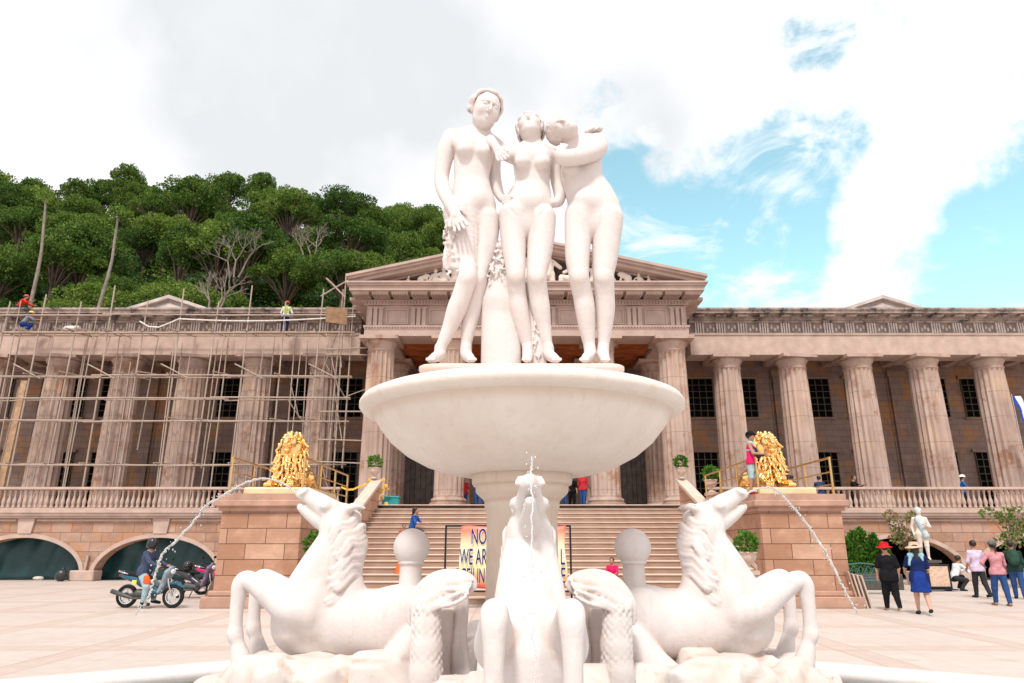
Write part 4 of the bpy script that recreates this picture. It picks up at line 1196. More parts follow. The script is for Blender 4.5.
# ------------------------------------------------------------------ scaly fish with raised tail flukes between the horses
def fish(label, mir):
    S = Sculpt(.0125)
    X = lambda px: 521.5 + (px - 521.5) * mir
    Q = lambda px, py, dy: P(X(px), py, dy)
    dy0 = -.55
    path = [(424, 700, dy0), (426, 672, dy0), (427, 645, dy0), (427, 622, dy0), (429, 604, dy0 + .02), (437, 592, dy0 + .05), (450, 587, dy0 + .08)]
    rad = [17, 15.5, 14, 12.5, 11, 9, 6]
    for i in range(len(path) - 1): S.cone(Q(*path[i]), Q(*path[i + 1]), rp(rad[i], 640) * .92, rp(rad[i + 1], 640) * .92, .05)
    # ruffled fluke: a ribbed leaf that arches over and droops towards the viewer
    outer = [(411, 608), (413, 595), (419, 585.5), (428, 578.5), (440, 574), (452, 572.5), (463, 575), (471, 580)]
    inner = [(423, 614), (428, 606), (434, 602), (441, 600), (449, 599), (457, 599), (465, 596), (473, 590)]
    def ip(L_, t):
        q = t * (len(L_) - 1); i = min(int(q), len(L_) - 2); f = q - i
        return (L_[i][0] + (L_[i + 1][0] - L_[i][0]) * f, L_[i][1] + (L_[i + 1][1] - L_[i][1]) * f)
    outer = [(410, 612), (411, 598), (418, 586), (429, 577), (442, 572), (456, 570.5), (467, 573), (474, 578)]
    inner = [(424, 620), (427, 613), (433, 609), (441, 607), (449, 605.5), (457, 602), (465, 597), (474, 589)]
    nr = 14
    for i in range(nr):
        s_ = i / (nr - 1); te = 1.0 - .10 * s_ - .025 * (i % 3)
        pts = []; rs = []
        for j in range(9):
            t = te * j / 8
            a_, b_2 = ip(outer, t), ip(inner, t)
            wob = .7 * math.sin(t * 9 + i)
            pts.append(Q(a_[0] + (b_2[0] - a_[0]) * s_, a_[1] + (b_2[1] - a_[1]) * s_ + wob, dy0 + .04 - .11 * s_ + .03 * math.sin(i * 2.0 + t * 5) * t - .05 * t))
            rs.append((.017, .018, .018, .018, .018, .017, .016, .015, .012)[j])
        S.limb(pts, rs, .005, 1, 3)
    web = []
    for j in range(8):
        t = j / 7 * .93; a_, b_2 = ip(outer, t), ip(inner, t)
        web.append(Q((a_[0] + b_2[0]) / 2, (a_[1] + b_2[1]) / 2, dy0 - .005 - .05 * t))
    S.limb(web, [.080, .090, .100, .103, .103, .098, .088, .06], .008, .17, 4)
    S.cone(Q(418, 606, dy0), Q(440, 587, dy0), .05, .05, .04); S.cone(Q(440, 587, dy0), Q(466, 584, dy0 + .01), .05, .03, .04)
    # long wavy tail hair hanging behind the fluke
    for i in range(7):
        pts = [Q(447 + i * 2.6 + min(j, 2) * 1.6 + 2.6 * math.sin(j * .95 + i * .3), 592 + j * 13.5, dy0 + .30 - .018 * i) for j in range(9)]
        S.chain(pts, [rp(3.6, 640)] * 9, .006)
    for i in range(5):
        pts = [Q(437 + i * 2.8 + 2.0 * math.sin(j * .9 + i * .3), 612 + j * 13.5, dy0 + .24) for j in range(7)]
        S.chain(pts, [rp(3.6, 640)] * 7, .006)
    # scales
    for i in range(22):
        y = 607 + i * 4.2
        for j in range(5):
            a = -1.2 + 2.4 * (j + .5 * (i % 2)) / 4.5
            rr_ = rp(11.4 + i * .17, 640)
            p = np.array(Q(427, y, dy0)); S.ell(p + np.array([rr_ * math.sin(a), -rr_ * math.cos(a), 0]), (.021, .011, .020), .004)
    # bead spine
    for i in range(17):
        p = np.array(Q(413.5 - i * .12, 604 + i * 5.2, dy0 - .035)); S.ell(p, (.019, .019, .019), .004)
    th = thing('fish_statue', label, 'statue', (P(X(425), 640, dy0)[0], FY + dy0, 0), 0, 'scaly fish tails between the marble horses')
    sculpt_obj(S, 'scaly_tail', M['marble'], th, world=True)
fish('scaly marble fish tail with ruffled fluke, left of the head-on horse', 1)
fish('scaly marble fish tail with ruffled fluke, right of the head-on horse', -1)

# ------------------------------------------------------------------ rocks under the horses
S = Sculpt(.03); rnd = random.Random(12)
S.cone((FX, FY, .1), (FX, FY, .22), .7, .5, .1)
def rock(x, y, z, r, k=.02, sq=1.0):
    nn = []; dd = []
    for i in range(16):
        v = np.array([rnd.gauss(0, 1), rnd.gauss(0, 1), rnd.gauss(0, 1)]); v /= np.linalg.norm(v); nn.append(v); dd.append(r * rnd.uniform(.62, .88))
    for v in ((0, 0, 1), (0, 0, -1), (1, 0, 0), (-1, 0, 0), (0, 1, 0), (0, -1, 0)): nn.append(np.array(v, float)); dd.append(r * .9)
    S.rock((x, y, z), (nn, dd, r * 1.4), k)
for az in (0, 90, 180, 270):
    ca, sa = math.cos(R(az)), math.sin(R(az))
    for i in range(10):
        f_ = .75 + i * .155; top = .83 - (.0 if f_ < 1.7 else (f_ - 1.7) * .25)
        for l in (-.36, -.05, .28):
            l2 = l + rnd.uniform(-.06, .06); r = rnd.uniform(.22, .33)
            rock(FX + ca * f_ - sa * l2, FY + sa * f_ + ca * l2, top - r * .72 - rnd.uniform(0, .12), r, .04)
    for f_, l, z, r in ((2.02, .30, .66, .17), (2.0, -.27, .60, .19), (1.82, .30, .64, .22), (2.2, .05, .45, .24), (1.55, .36, .66, .18), (1.35, -.36, .66, .18), (2.12, .42, .42, .2), (1.74, .43, .70, .18), (1.92, .38, .66, .17), (1.62, -.42, .68, .17), (1.86, -.38, .69, .17), (1.45, .42, .66, .16), (1.3, -.44, .64, .16), (1.98, .05, .66, .18), (1.1, .42, .62, .16)):
        rock(FX + ca * f_ - sa * l, FY + sa * f_ + ca * l, z, r, .02)
for i in range(26):
    a = rnd.uniform(0, 2 * PI); f_ = rnd.uniform(1.0, 2.0); rock(FX + math.cos(a) * f_, FY + math.sin(a) * f_, rnd.uniform(.05, .30), rnd.uniform(.25, .4), .04)
rk = sculpt_obj(S, 'rock_base', M['rock'], None, origin=(FX, FY, 0))
tag(rk, 'rough carved white rocks under the marble horses', 'rocks')

# ------------------------------------------------------------------ pool rim
rimpts = [(-2.75, 8.15), (2.85, 8.15), (3.25, 7.95), (3.55, 7.75), (4.75, 6.98), (6.3, 5.9), (6.9, 4.6), (6.7, 3.0), (5.2, 1.9), (3.0, 1.35), (-3.0, 1.35), (-5.2, 1.9), (-6.7, 3.0), (-6.9, 4.6), (-6.2, 5.9), (-4.65, 6.98), (-3.45, 7.75), (-3.15, 7.95)]
def inset(pts, d):
    out = []; n = len(pts)
    for i in range(n):
        a, b, c = Vector(pts[i - 1]), Vector(pts[i]), Vector(pts[(i + 1) % n])
        n1_ = (b - a).normalized(); n2_ = (c - b).normalized()
        m1 = Vector((n1_.y, -n1_.x)); m2 = Vector((n2_.y, -n2_.x)); m = (m1 + m2)
        m.normalize(); out.append(b + m * d / max(.4, m.dot(m1)))
    return out
rim = MB()
prof = [(0, 0), (0, .26), (-.05, .28), (-.07, .31), (-.07, .35), (-.05, .385), (.0, .40), (.30, .40), (.36, .385), (.38, .35), (.37, .31), (.33, .28), (.30, .26), (.30, .02)]
rings = []
for d, z in prof: rings.append([(v.x, v.y, z) for v in inset(rimpts, d)])
rim.loft(rings, False, False)
th = thing('pool_rim', 'low white marble rim of the fountain pool around the horses', 'pool rim', (0, 8.2, 0))
rim.build('rim', M['marble'], th, world=True, ang=60)
wv = [(v.x, v.y, .22) for v in inset(rimpts, .302)]
m, nt_, b_ = newmat('pool_water')
b_.inputs['Base Color'].default_value = (.40, .44, .42, 1); b_.inputs['Roughness'].default_value = .06
bump(nt_, b_, noise(nt_, 6, 3), .3, .03)
o = mkobj('pool_water', wv, [tuple(range(len(wv)))], m); tag(o, kind='structure')
for p in o.data.polygons: p.use_smooth = False

# ------------------------------------------------------------------ water jets
m, nt_, b_ = newmat('jet_water')
b_.inputs['Base Color'].default_value = (.93, .95, .96, 1); b_.inputs['Roughness'].default_value = .08
b_.inputs['Transmission Weight'].default_value = .7; b_.inputs['IOR'].default_value = 1.33
bump(nt_, b_, noise(nt_, 40, 3), .6, .02)
M['water'] = m
def jet(label, pts, r0, r1, seed):
    rnd = random.Random(seed); mb = MB()
    pts = [Vector(p) for p in pts]; fine = []
    for i in range(len(pts) - 1):
        p0 = pts[max(i - 1, 0)]; p1 = pts[i]; p2 = pts[i + 1]; p3 = pts[min(i + 2, len(pts) - 1)]
        for j in range(12):
            t = j / 12
            fine.append(.5 * ((2 * p1) + (p2 - p0) * t + (2 * p0 - 5 * p1 + 4 * p2 - p3) * t * t + (3 * p1 - p0 - 3 * p2 + p3) * t ** 3))
    n = len(fine); rad = []; out = []
    for i, p in enumerate(fine):
        t = i / n
        w = .002 + .008 * t
        out.append(p + Vector((rnd.uniform(-w, w), rnd.uniform(-w, w), rnd.uniform(-w, w))))
        rad.append((r0 + (r1 - r0) * t) * rnd.uniform(.8, 1.2))
    rad = [q_ * min(1, (n - i_) / (n * .25)) ** .6 for i_, q_ in enumerate(rad)]; rad[0] = r0 * .6
    mb.tube(out, rad, 7)
    for i in range(int(n * .5)):
        k = rnd.randrange(n // 4, n); q = out[k]; w = .02 + .05 * k / n
        s_ = rnd.uniform(.002, .006); mb.ell(q + Vector((rnd.uniform(-w, w), rnd.uniform(-w, w), rnd.uniform(-w, w))), (s_, s_, s_ * 1.5), 5, 4)
    o = mb.build('water_jet', M['water'], None, smooth=True, origin=tuple(pts[0])); tag(o, label, 'water jet', 'water jets from the horses')
    return o
def PJ(px, py, dy=0): return Vector(P(px, py, dy))
jet('thin water jet arching left from the left horse’s mouth', [PJ(301, 500), PJ(292, 490), PJ(280, 482), PJ(263, 478.5), PJ(243, 484), PJ(221, 497), PJ(204, 507), PJ(196, 519), PJ(176, 541), PJ(162, 554), PJ(156, 573), PJ(149, 595), PJ(142, 606), PJ(136, 614)], .007, .011, 3)
jet('thin water jet arching right from the right horse’s mouth', [PJ(742, 500), PJ(750, 492), PJ(762, 488), PJ(775, 489), PJ(789, 503), PJ(800, 515), PJ(813, 533), PJ(827, 555), PJ(840, 580), PJ(853, 606), PJ(858, 614)], .007, .011, 4)
jet('thin water jet falling in front of the head-on horse', [Vector((FX + .02, FY - 1.70, 1.93)), Vector((FX + .03, FY - 1.76, 2.03)), Vector((FX + .03, FY - 1.85, 2.05)), Vector((FX + .02, FY - 1.98, 1.95)), Vector((FX + .02, FY - 2.12, 1.75)), Vector((FX + .015, FY - 2.22, 1.45)), Vector((FX + .02, FY - 2.30, 1.1)), Vector((FX + .02, FY - 2.36, .7))], .004, .006, 5)
# ================================================================== LIONS, RAILS, URNS
def G(px, py):
    """the point of the plaza seen at a picture position"""
    v = (341.5 - py) / 683; y = CT - v * ST; z = ST + v * CT; t = -1.6 / z
    return Vector(((px - 512) / 683 * t, y * t, 0))

S = Sculpt(.017); rnd = random.Random(21)
S.cone((0, .05, .45), (0, .02, 1.15), .36, .40, .1).ell((0, -.20, 1.33), (.27, .28, .26), .05)
S.ell((0, -.47, 1.24), (.16, .15, .11), .04).ell((0, -.60, 1.30), (.075, .05, .045), .015)
S.ell((0, -.44, 1.09), (.12, .12, .07), .03)
S.cone((-.14, -.58, 1.165), (.14, -.58, 1.165), .022, .022, .008, 1, 's')
for s in (-1, 1):
    S.ell((s * .12, -.43, 1.46), (.085, .06, .045), .02).sub((s * .125, -.48, 1.385), (.065, .07, .042), .01).ell((s * .125, -.43, 1.385), (.032, .032, .026), .005)
    S.cone((s * .03, -.50, 1.44), (s * .03, -.60, 1.32), .04, .035, .02)
    S.ell((s * .26, .0, 1.56), (.07, .05, .09), .03)
    S.cone((s * .24, -.02, .55), (s * .30, -.30, .16), .19, .15, .06).cone((s * .30, -.30, .14), (s * .36, -.72, .11), .14, .12, .05)
    for j in range(4): S.ell((s * .36 + (j - 1.5) * .065, -.83, .08), (.042, .10, .07), .02)
    S.cone((s * .26, 1.15, .40), (s * .34, 1.45, .22), .28, .20, .08).cone((s * .38, 1.5, .12), (s * .40, .95, .10), .13, .10, .05).ell((s * .40, .85, .08), (.11, .14, .08), .03)
S.cone((0, .3, .55), (0, 1.4, .48), .36, .33, .1)
S.chain([(0, 1.7, .45), (.3, 1.9, .2), (.6, 1.6, .1), (.62, 1.2, .1)], [.07, .06, .06, .06], .03).ell((.62, 1.08, .11), (.09, .15, .09), .02)
# the mane: rows of heavy locks
for row in range(13):
    z = 1.66 - row * .115
    n_ = 8 + row * 3 // 4
    for j in range(n_):
        a = (j + .5 * (row % 2)) / n_ * 2 * PI
        if z > .98 and math.cos(a) > (.30 if z > 1.1 else .6) and z < 1.60: continue      # keep the face clear (a = 0 faces forward)
        rr_ = .20 + .27 * min(1, row / 3.2) - .012 * max(0, row - 8)
        yc = -.02 + (.08 if z > 1.1 else .02)
        p = np.array((rr_ * math.sin(a), yc - rr_ * math.cos(a) * .86, z)) + np.array([rnd.uniform(-.02, .02) for _ in range(3)])
        d_ = np.array((math.sin(a) * .05 + rnd.uniform(-.05, .05), -math.cos(a) * .05, -.16))
        S.limb([p, p + d_ * .6 + np.array([rnd.uniform(-.03, .03), 0, 0]), p + d_ * 1.15 + np.array([rnd.uniform(-.06, .06), -.02, 0]), p + d_ * 1.4 + np.array([rnd.uniform(-.09, .09), -.05, .02])], [.056, .054, .038, .014], .006, 1, 3)
V, Fc = S.mesh(); V = V * np.array([.86, 1, 1])
lion = thing('lion_statue', 'golden lion statue on the left pedestal, near the scaffold', 'lion statue', (-6.52, 20.3, 3.1), 0, 'golden lion statues')
mkobj('body', V, Fc, M['gold'], lion, smooth=True)
MB().box(-.92, .92, -1.0, 2.0, -.195, -.001, .03).build('plinth', M['goldbase'], lion)
lion2 = copy_tree(lion, None, (7.52, 20.3, 3.1), 0, 'golden lion statue on the right pedestal, beside the man in the pink shirt')

rl = None
for sx, x, lab in ((-1, -7.78, 'brass railing along the outer edge of the left lion pedestal'), (-1, -5.77, 'brass railing along the stair side of the left lion pedestal'),
                   (1, 6.79, 'brass railing along the stair side of the right lion pedestal'), (1, 8.85, 'brass railing along the outer edge of the right lion pedestal')):
    if rl is None:
        rl = thing('brass_railing', lab, 'railing', (x, 19.2, 2.9), 0, 'brass railings round the lions')
        pm = MB().tube([(0, 0, 0), (0, 0, 1.0)], .032, 10).box(-.06, .06, -.06, .06, -.0, .02).build('post', M['brass'], rl)
        for i in range(1, 4):
            o = pm.copy(); COL.objects.link(o); o.location = (0, i * 1.72, 0)
        for z, nm in ((1.0, 'top_rail'), (.62, 'middle_rail'), (.28, 'lower_rail')):
            MB().tube([(0, -.03, z), (0, 5.2, z)], .030 if z == 1 else .02, 10).build(nm, M['brass'], rl)
    else: copy_tree(rl, None, (x, 19.2, 2.9), 0, lab)

def leafy(mb, c, r, n, size, rnd, up=.3):
    for i in range(n):
        while True:
            v = Vector((rnd.uniform(-1, 1), rnd.uniform(-1, 1), rnd.uniform(-1, 1)))
            if v.length < 1: break
        if v.length < .45: v = v.normalized() * rnd.uniform(.45, 1)
        p = Vector(c) + Vector((v.x * r[0], v.y * r[1], v.z * r[2]))
        d = (v.normalized() + Vector((rnd.gauss(0, .5), rnd.gauss(0, .5), rnd.gauss(0, .5) + up))).normalized()
        s_ = d.orthogonal().normalized(); s_ = (Matrix.Rotation(rnd.uniform(0, 6.28), 3, d) @ s_)
        L = size * rnd.uniform(.6, 1.3); w_ = L * .42
        n_ = d.cross(s_) * L * .12
        mb.add([p, p + d * L * .5 + s_ * w_ + n_, p + d * L, p + d * L * .5 - s_ * w_ + n_], [(0, 1, 2, 3)])
    return mb

ur = thing('urn_planter', 'stone urn with a small green plant on the left newel of the stair', 'planter', (0, 0, 0), 0, 'stone urns on the stair')
MB().lathe([(.12, 0), (.12, .04), (.05, .08), (.045, .13), (.10, .17), (.18, .24), (.21, .33), (.215, .40), (.24, .42), (.24, .45), (.20, .45), (.17, .40)], 0, 0, 24).build('urn', M['urn'], ur, smooth=True)
rnd = random.Random(3)
leafy(MB(), (0, 0, .66), (.27, .27, .26), 260, .12, rnd).build('plant', M['leaf_bright'], ur)
ur.location = (BX - 6.21 - .1, 28.2, 4.135)
copy_tree(ur, None, (BX + 6.21, 28.2, 4.135), 1, 'stone urn with a small green plant on the right newel of the stair')
def stone_post(x, y, h, z0, lab):
    th = thing('stone_post', lab, 'stone post', (x, y, z0), 0, 'square posts under the urns')
    MB().box(-.2, .2, -.2, .2, .0, .12).box(-.15, .15, -.15, .15, .12, h - .1).build('shaft', M['trim'], th)
    MB().box(-.2, .2, -.2, .2, h - .1, h).build('cap', M['trim'], th)
stone_post(6.05, 18.35, .95, 0, 'square stone post at the stair foot by the right pedestal')
copy_tree(ur, None, (6.05, 18.35, .955), 2, 'stone urn with drooping green plant in front of the right pedestal')
stone_post(-5.05, 18.35, .95, 0, 'square stone post at the stair foot by the left pedestal')
copy_tree(ur, None, (-5.05, 18.35, .955), 3, 'stone urn with bushy green plant in front of the left pedestal')
stone_post(7.12, 24.9, .45, 2.9, 'short square stone post behind the right golden lion')
copy_tree(ur, None, (7.12, 24.9, 3.355), 4, 'stone urn with rounded green plant behind the right golden lion')

# ================================================================== SCAFFOLD
sc_ = thing('scaffold', 'bamboo scaffold of thin tied poles covering the left wing of the temple', 'scaffold', (-14, 33.7, FL))
pole0 = MB().tube([(0, 0, 0), (.01, .01, .33), (-.008, .0, .66), (0, 0, 1)], [.045, .042, .039, .034], 7).build('pole', M['bamboo'], sc_)
used_ = [False]
def pole(a, b, thick=1.0):
    a = Vector(a) - Vector((-14, 33.7, FL)); b = Vector(b) - Vector((-14, 33.7, FL))
    o = pole0 if not used_[0] else pole0.copy()
    if used_[0]: COL.objects.link(o)
    used_[0] = True
    d = b - a; o.location = a; o.scale = (thick, thick, d.length); o.rotation_mode = 'QUATERNION'
    o.rotation_quaternion = d.to_track_quat('Z', 'Y')
rnd = random.Random(31)
YA, YB_ = 33.25, 34.05
px = -2
k = 0
xs_ = []
x = -25.9
while x < -8.1:
    xs_.append(x); x += 1.78
for i, x in enumerate(xs_):
    t = rnd.uniform(-.12, .12); top = 13.6 + rnd.uniform(0, .9) * (i % 2)
    pole((x + t, YA, FL), (x + rnd.uniform(-.1, .1), YA, top))
    if i % 3 != 1: pole((x + .45 + rnd.uniform(-.1, .1), YB_, FL), (x + .35 + rnd.uniform(-.15, .1), YB_, 11.0 if i % 2 else 12.6), .9)
    # putlogs
    for j, py in enumerate((333, 376, 421, 465)):
        z = W(0, py, YA).z
        if rnd.random() < .7: pole((x - .1, YA - .35, z + .06), (x + rnd.uniform(-.1, .6), YB_ + .25, z + .12), .8)
for py in (315, 333, 376, 398, 421, 465):
    z = W(0, py, YA).z
    for a, b in ((-26.4, -20.5), (-21.0, -14.2), (-14.9, -8.0)):
        pole((a, YA - .06, z + rnd.uniform(-.05, .05)), (b, YA - .06, z + rnd.uniform(-.05, .05)))
        if py != 315: pole((a + .3, YB_ + .07, z + rnd.uniform(-.1, .1) + .1), (b - .2, YB_ + .07, z + .12), .8)
for i in range(5):
    x = -25 + i * 3.7; z = W(0, 376, YA).z
    pole((x, YA - .1, z + .6), (x + 1.5, YA - .12, z - .15), .8)
for x in (-8.9, -8.6, -8.2):
    pole((x, YA + .1, FL + 2), (x + rnd.uniform(-.2, .2), YA + .1, 14.6 + rnd.uniform(-.4, 1.2)))
pole((-9.9, YA, 13.9), (-7.9, YA, 15.2)); pole((-9.7, YA, 14.9), (-8.6, YA - .1, 13.8))
for py in (350, 355, 440, 462, 412):
    z = W(0, py, YA).z; pole((-9.4, YA - .12, z), (-6.8, YA - .15, z + rnd.uniform(-.1, .1)), .9)
def board(x0, x1, y0, y1, z, rot=0, nm='platform_board'):
    o = MB().box(0, x1 - x0, 0, y1 - y0, 0, .04).build(nm, M['plank'], sc_)
    o.location = Vector((x0, y0, z)) - Vector((-14, 33.7, FL)); o.rotation_euler = (0, rot, 0)
zp = W(0, 333, YA).z
for a in (-26.3, -22.3, -18.3, -14.3, -11.0):
    board(a, min(a + 3.9, -8.3), YA + .04, YA + .44, zp + .07 + rnd.uniform(0, .03))
o = MB().box(0, 1.1, 0, .03, 0, .8).build('plywood_sheet', M['plank'], sc_)
o.location = Vector((-9.5, YA - .2, W(0, 327, YA).z + .2)) - Vector((-14, 33.7, FL)); o.rotation_euler = (.5, .12, 0)
# plank leaning at far left and white rope
o = MB().box(0, .32, 0, .12, 0, 6.5).build('leaning_plank', M['plank'], sc_)
o.location = Vector((-25.2, 34.0, FL)) - Vector((-14, 33.7, FL)); o.rotation_euler = (0, .02, 0)
rope = [Vector((-19.0 + i * .5, YA - .12, W(0, 317 if i > 3 else 322, YA).z - .25 * math.sin(min(1, i / 22) * PI) - (.25 if i in (1, 2) else 0))) for i in range(23)]
o = MB().tube(rope, .035, 6).build('hose', fabric('white_hose', (.7, .68, .64)), None, world=True); tag(o, 'white hose strung along the top of the bamboo scaffold', 'hose')
for i in range(8):
    x = -25.4 + i * 2.1 + rnd.uniform(-.3, .3)
    pole((x, YA - .02, FL), (x + rnd.uniform(-.3, .3), YA - .02, 10 + rnd.uniform(0, 4)), .65)
for i in range(14):
    x = -10.8 + rnd.uniform(0, 2.6); z = FL + rnd.uniform(0, 8)
    pole((x, YA + rnd.uniform(-.2, .6), z), (x + rnd.uniform(-1.2, 1.2), YA + rnd.uniform(-.2, .6), z + rnd.uniform(.4, 3.4)), .65)
for i in range(11):
    x = -25.2 + i * 1.62 + rnd.uniform(-.2, .2); z0 = FL + rnd.uniform(0, 3.5)
    pole((x, YB_ + .12, z0), (x + rnd.uniform(-.25, .25), YB_ + .1, z0 + rnd.uniform(4.5, 7)), .75)
for i in range(16):
    x = -25.5 + rnd.uniform(0, 17); z = rnd.choice([W(0, q_, YA).z for q_ in (333, 376, 421, 465)])
    pole((x, YA - .55, z + .10), (x + rnd.uniform(.3, .9), YB_ + .5, z + rnd.uniform(.1, .3)), .75)
for px_, lab in ((71, 'white sack on the scaffold boards above the second column'), ):
    w = W(px_, 331, 33.5); o = MB().ell((0, 0, .17), (.42, .25, .17), 14, 9).ell((.28, 0, .2), (.2, .18, .16), 10, 7).build('sack', fabric('sackcloth', (.62, .58, .55)), None, smooth=True); o.location = (w.x, 33.5, zp + .12); tag(o, lab, 'sack')

# ================================================================== TREES
def tree_proto(seed, cr, ch, th_, nclump, leaves, lsize, spread=1.0, flat=.8):
    rnd = random.Random(seed)
    root = thing('tree', 'x', 'tree', (0, 0, 0), 0, 'green trees of the hillside forest')
    tr_ = MB(); tr_.tube([(0, 0, -1.5), (.1, 0, th_ * .4), (-.08, .1, th_ * .8), (0, 0, th_ + ch * .35)], [.28, .22, .17, .07], 7)
    cl = []
    for i in range(nclump):
        a = rnd.uniform(0, 6.283); e = rnd.uniform(-.15, 1) ** 1.0; q = rnd.uniform(.3, 1.08)
        rr_ = cr * math.sqrt(max(0, 1 - (max(0, e)) ** 2)) * q
        cl.append(Vector((rr_ * math.cos(a) * spread, rr_ * math.sin(a), th_ + ch * .35 + e * ch * .6)))
    for c in cl[:max(6, nclump // 3)]:
        tr_.tube([(0, 0, th_ * rnd.uniform(.6, 1)), Vector((c.x * .5, c.y * .5, (c.z + th_) / 2 + .3)), c], [.11, .07, .03], 5)
    tr_.build('trunk', M['bark'], root, smooth=True)
    mb = MB()
    for c in cl:
        r = cr * rnd.uniform(.12, .30)
        leafy(mb, c, (r, r, r * flat), leaves, lsize, rnd, .25)
    mb.build('crown', M['leaf'], root)
    return root
protos = [tree_proto(101, 3.4, 4.4, 3.0, 66, 190, .20), tree_proto(102, 2.7, 5.0, 2.8, 56, 190, .19, 1, .9), tree_proto(103, 4.2, 3.4, 4.2, 72, 180, .20, 1.1, .5),
          tree_proto(104, 2.9, 3.8, 2.6, 52, 200, .18), tree_proto(105, 3.6, 5.6, 3.4, 76, 180, .22, 1, .75)]
kinds = ['broad green tree', 'tall narrow green tree', 'flat-topped spreading tree', 'small dense green tree', 'big shaggy green tree']
rnd = random.Random(55); first = [True] * 5; placed = []
rows = [(51, 6.5), (55.5, 7), (61, 7), (67, 7.5), (74, 8), (82, 8.5), (91, 9), (97, 10)]
tree_list = []
for ri, (yr, step) in enumerate(rows):
    x = -yr * 1.12 - 2 + (ri % 2) * 3.0
    while True:
        q = x / yr
        if q > .03: break
        tree_list.append((x + rnd.uniform(-1.6, 1.6), yr + rnd.uniform(-1.8, 1.8), ri)); x += step * .56
where = ['right behind the scaffolded roof', 'just behind the left wing roof', 'low on the slope', 'on the lower middle slope', 'halfway up the slope', 'on the upper slope', 'along the skyline', 'on the skyline ridge']
for n_, (x, y, ri) in enumerate(tree_list):
    kd = rnd.choice([0, 1, 2, 3, 4, 0, 4])
    o = protos[kd] if first[kd] else copy_tree(protos[kd]); first[kd] = False
    z = hill_z(x, y)
    o.location = (x, y, z - .3); o.rotation_euler = (0, 0, rnd.uniform(0, 6.28)); s_ = rnd.uniform(.75, 1.15) * (1.0 if ri > 1 else .95); o.scale = (s_, s_, s_ * rnd.uniform(.9, 1.15))
    pxx = 512 + 683 * x / (y / 1.0) * .93
    side = 'far left of the hill' if pxx < 120 else 'left part of the hill' if pxx < 230 else 'middle of the hill' if pxx < 340 else 'right end of the hill'
    o['label'] = f"{kinds[kd]} {where[ri]}, {side}"
for i, f_ in enumerate(first):
    if f_: bpy.data.objects.remove(protos[i])
# tall pale slender trees
def slender(px0, py0, px1, py1, d, lab):
    a = W(px0, py0, d); b = W(px1, py1, d)
    root = thing('slender_tree', lab, 'tree', (a.x, a.y, a.z - 3))
    m_ = (a + b) / 2 + Vector((.25, 0, 0))
    MB().tube([a - Vector((0, 0, 3)), a, a.lerp(b, .3) + Vector((.2, 0, 0)), m_, a.lerp(b, .8) + Vector((.1, 0, 0)), b], [.13, .13, .12, .10, .09, .06], 8).build('trunk', M['bark_pale'], root, world=True)
    mb = MB(); r_ = random.Random(int(px0))
    for i in range(5): leafy(mb, b + Vector((r_.uniform(-.6, .6), r_.uniform(-.6, .6), r_.uniform(-.2, .6))), (.5, .5, .3), 60, .2, r_)
    mb.build('crown', M['leaf'], root, world=True)
slender(30, 306, 46, 198, 47.5, 'tall thin tree with a bare pale trunk at the far left')
slender(99, 306, 118, 216, 47.5, 'tall thin tree with a crooked pale trunk behind the second scaffold bay')
def bare(px, py, h, d, lab, seed):
    r_ = random.Random(seed); a = W(px, py, d)
    root = thing('bare_tree', lab, 'tree', tuple(a), 0, 'pale leafless trees on the slope')
    mb = MB()
    def br(p, dr, L, rad, n):
        q = p + dr * L * .5 + Vector((r_.gauss(0, .06), 0, 0)) * L; e = p + dr * L
        mb.tube([p, q, e], [rad, rad * .85, rad * .65], 5)
        if n:
            for i in range(r_.choice((2, 3, 3))):
                nd = (dr + Vector((r_.gauss(0, .5), r_.gauss(0, .3), r_.gauss(.1, .3)))).normalized(); br(e, nd, L * r_.uniform(.6, .85), rad * .6, n - 1)
    for i in range(3): br(a + Vector((r_.uniform(-.8, .8), 0, -1)), Vector((r_.uniform(-.4, .4), 0, 1)).normalized(), h * .40, .10, 4)
    mb.build('trunk', M['bark_pale'], root, world=True)
bare(232, 268, 4.4, 62, 'pale bare branching tree in the middle of the green hillside', 2)
bare(312, 250, 3.4, 66, 'small pale bare forked tree on the upper slope', 5)
bare(214, 302, 3.0, 49, 'cluster of thin bare trunks behind the left roof gable', 6)
# loose undergrowth that fills the forest floor
mb = MB(); rnd = random.Random(77)
for i in range(3600):
    y = 49 + rnd.random() ** 1.4 * 50; x = rnd.uniform(-1.25, .04) * y; z = hill_z(x, y)
    leafy(mb, (x, y, z + .7), (1.5, 1.3, 1.1), 26, .32, rnd)
o = mb.build('undergrowth', M['leaf']); tag(o, kind='stuff')
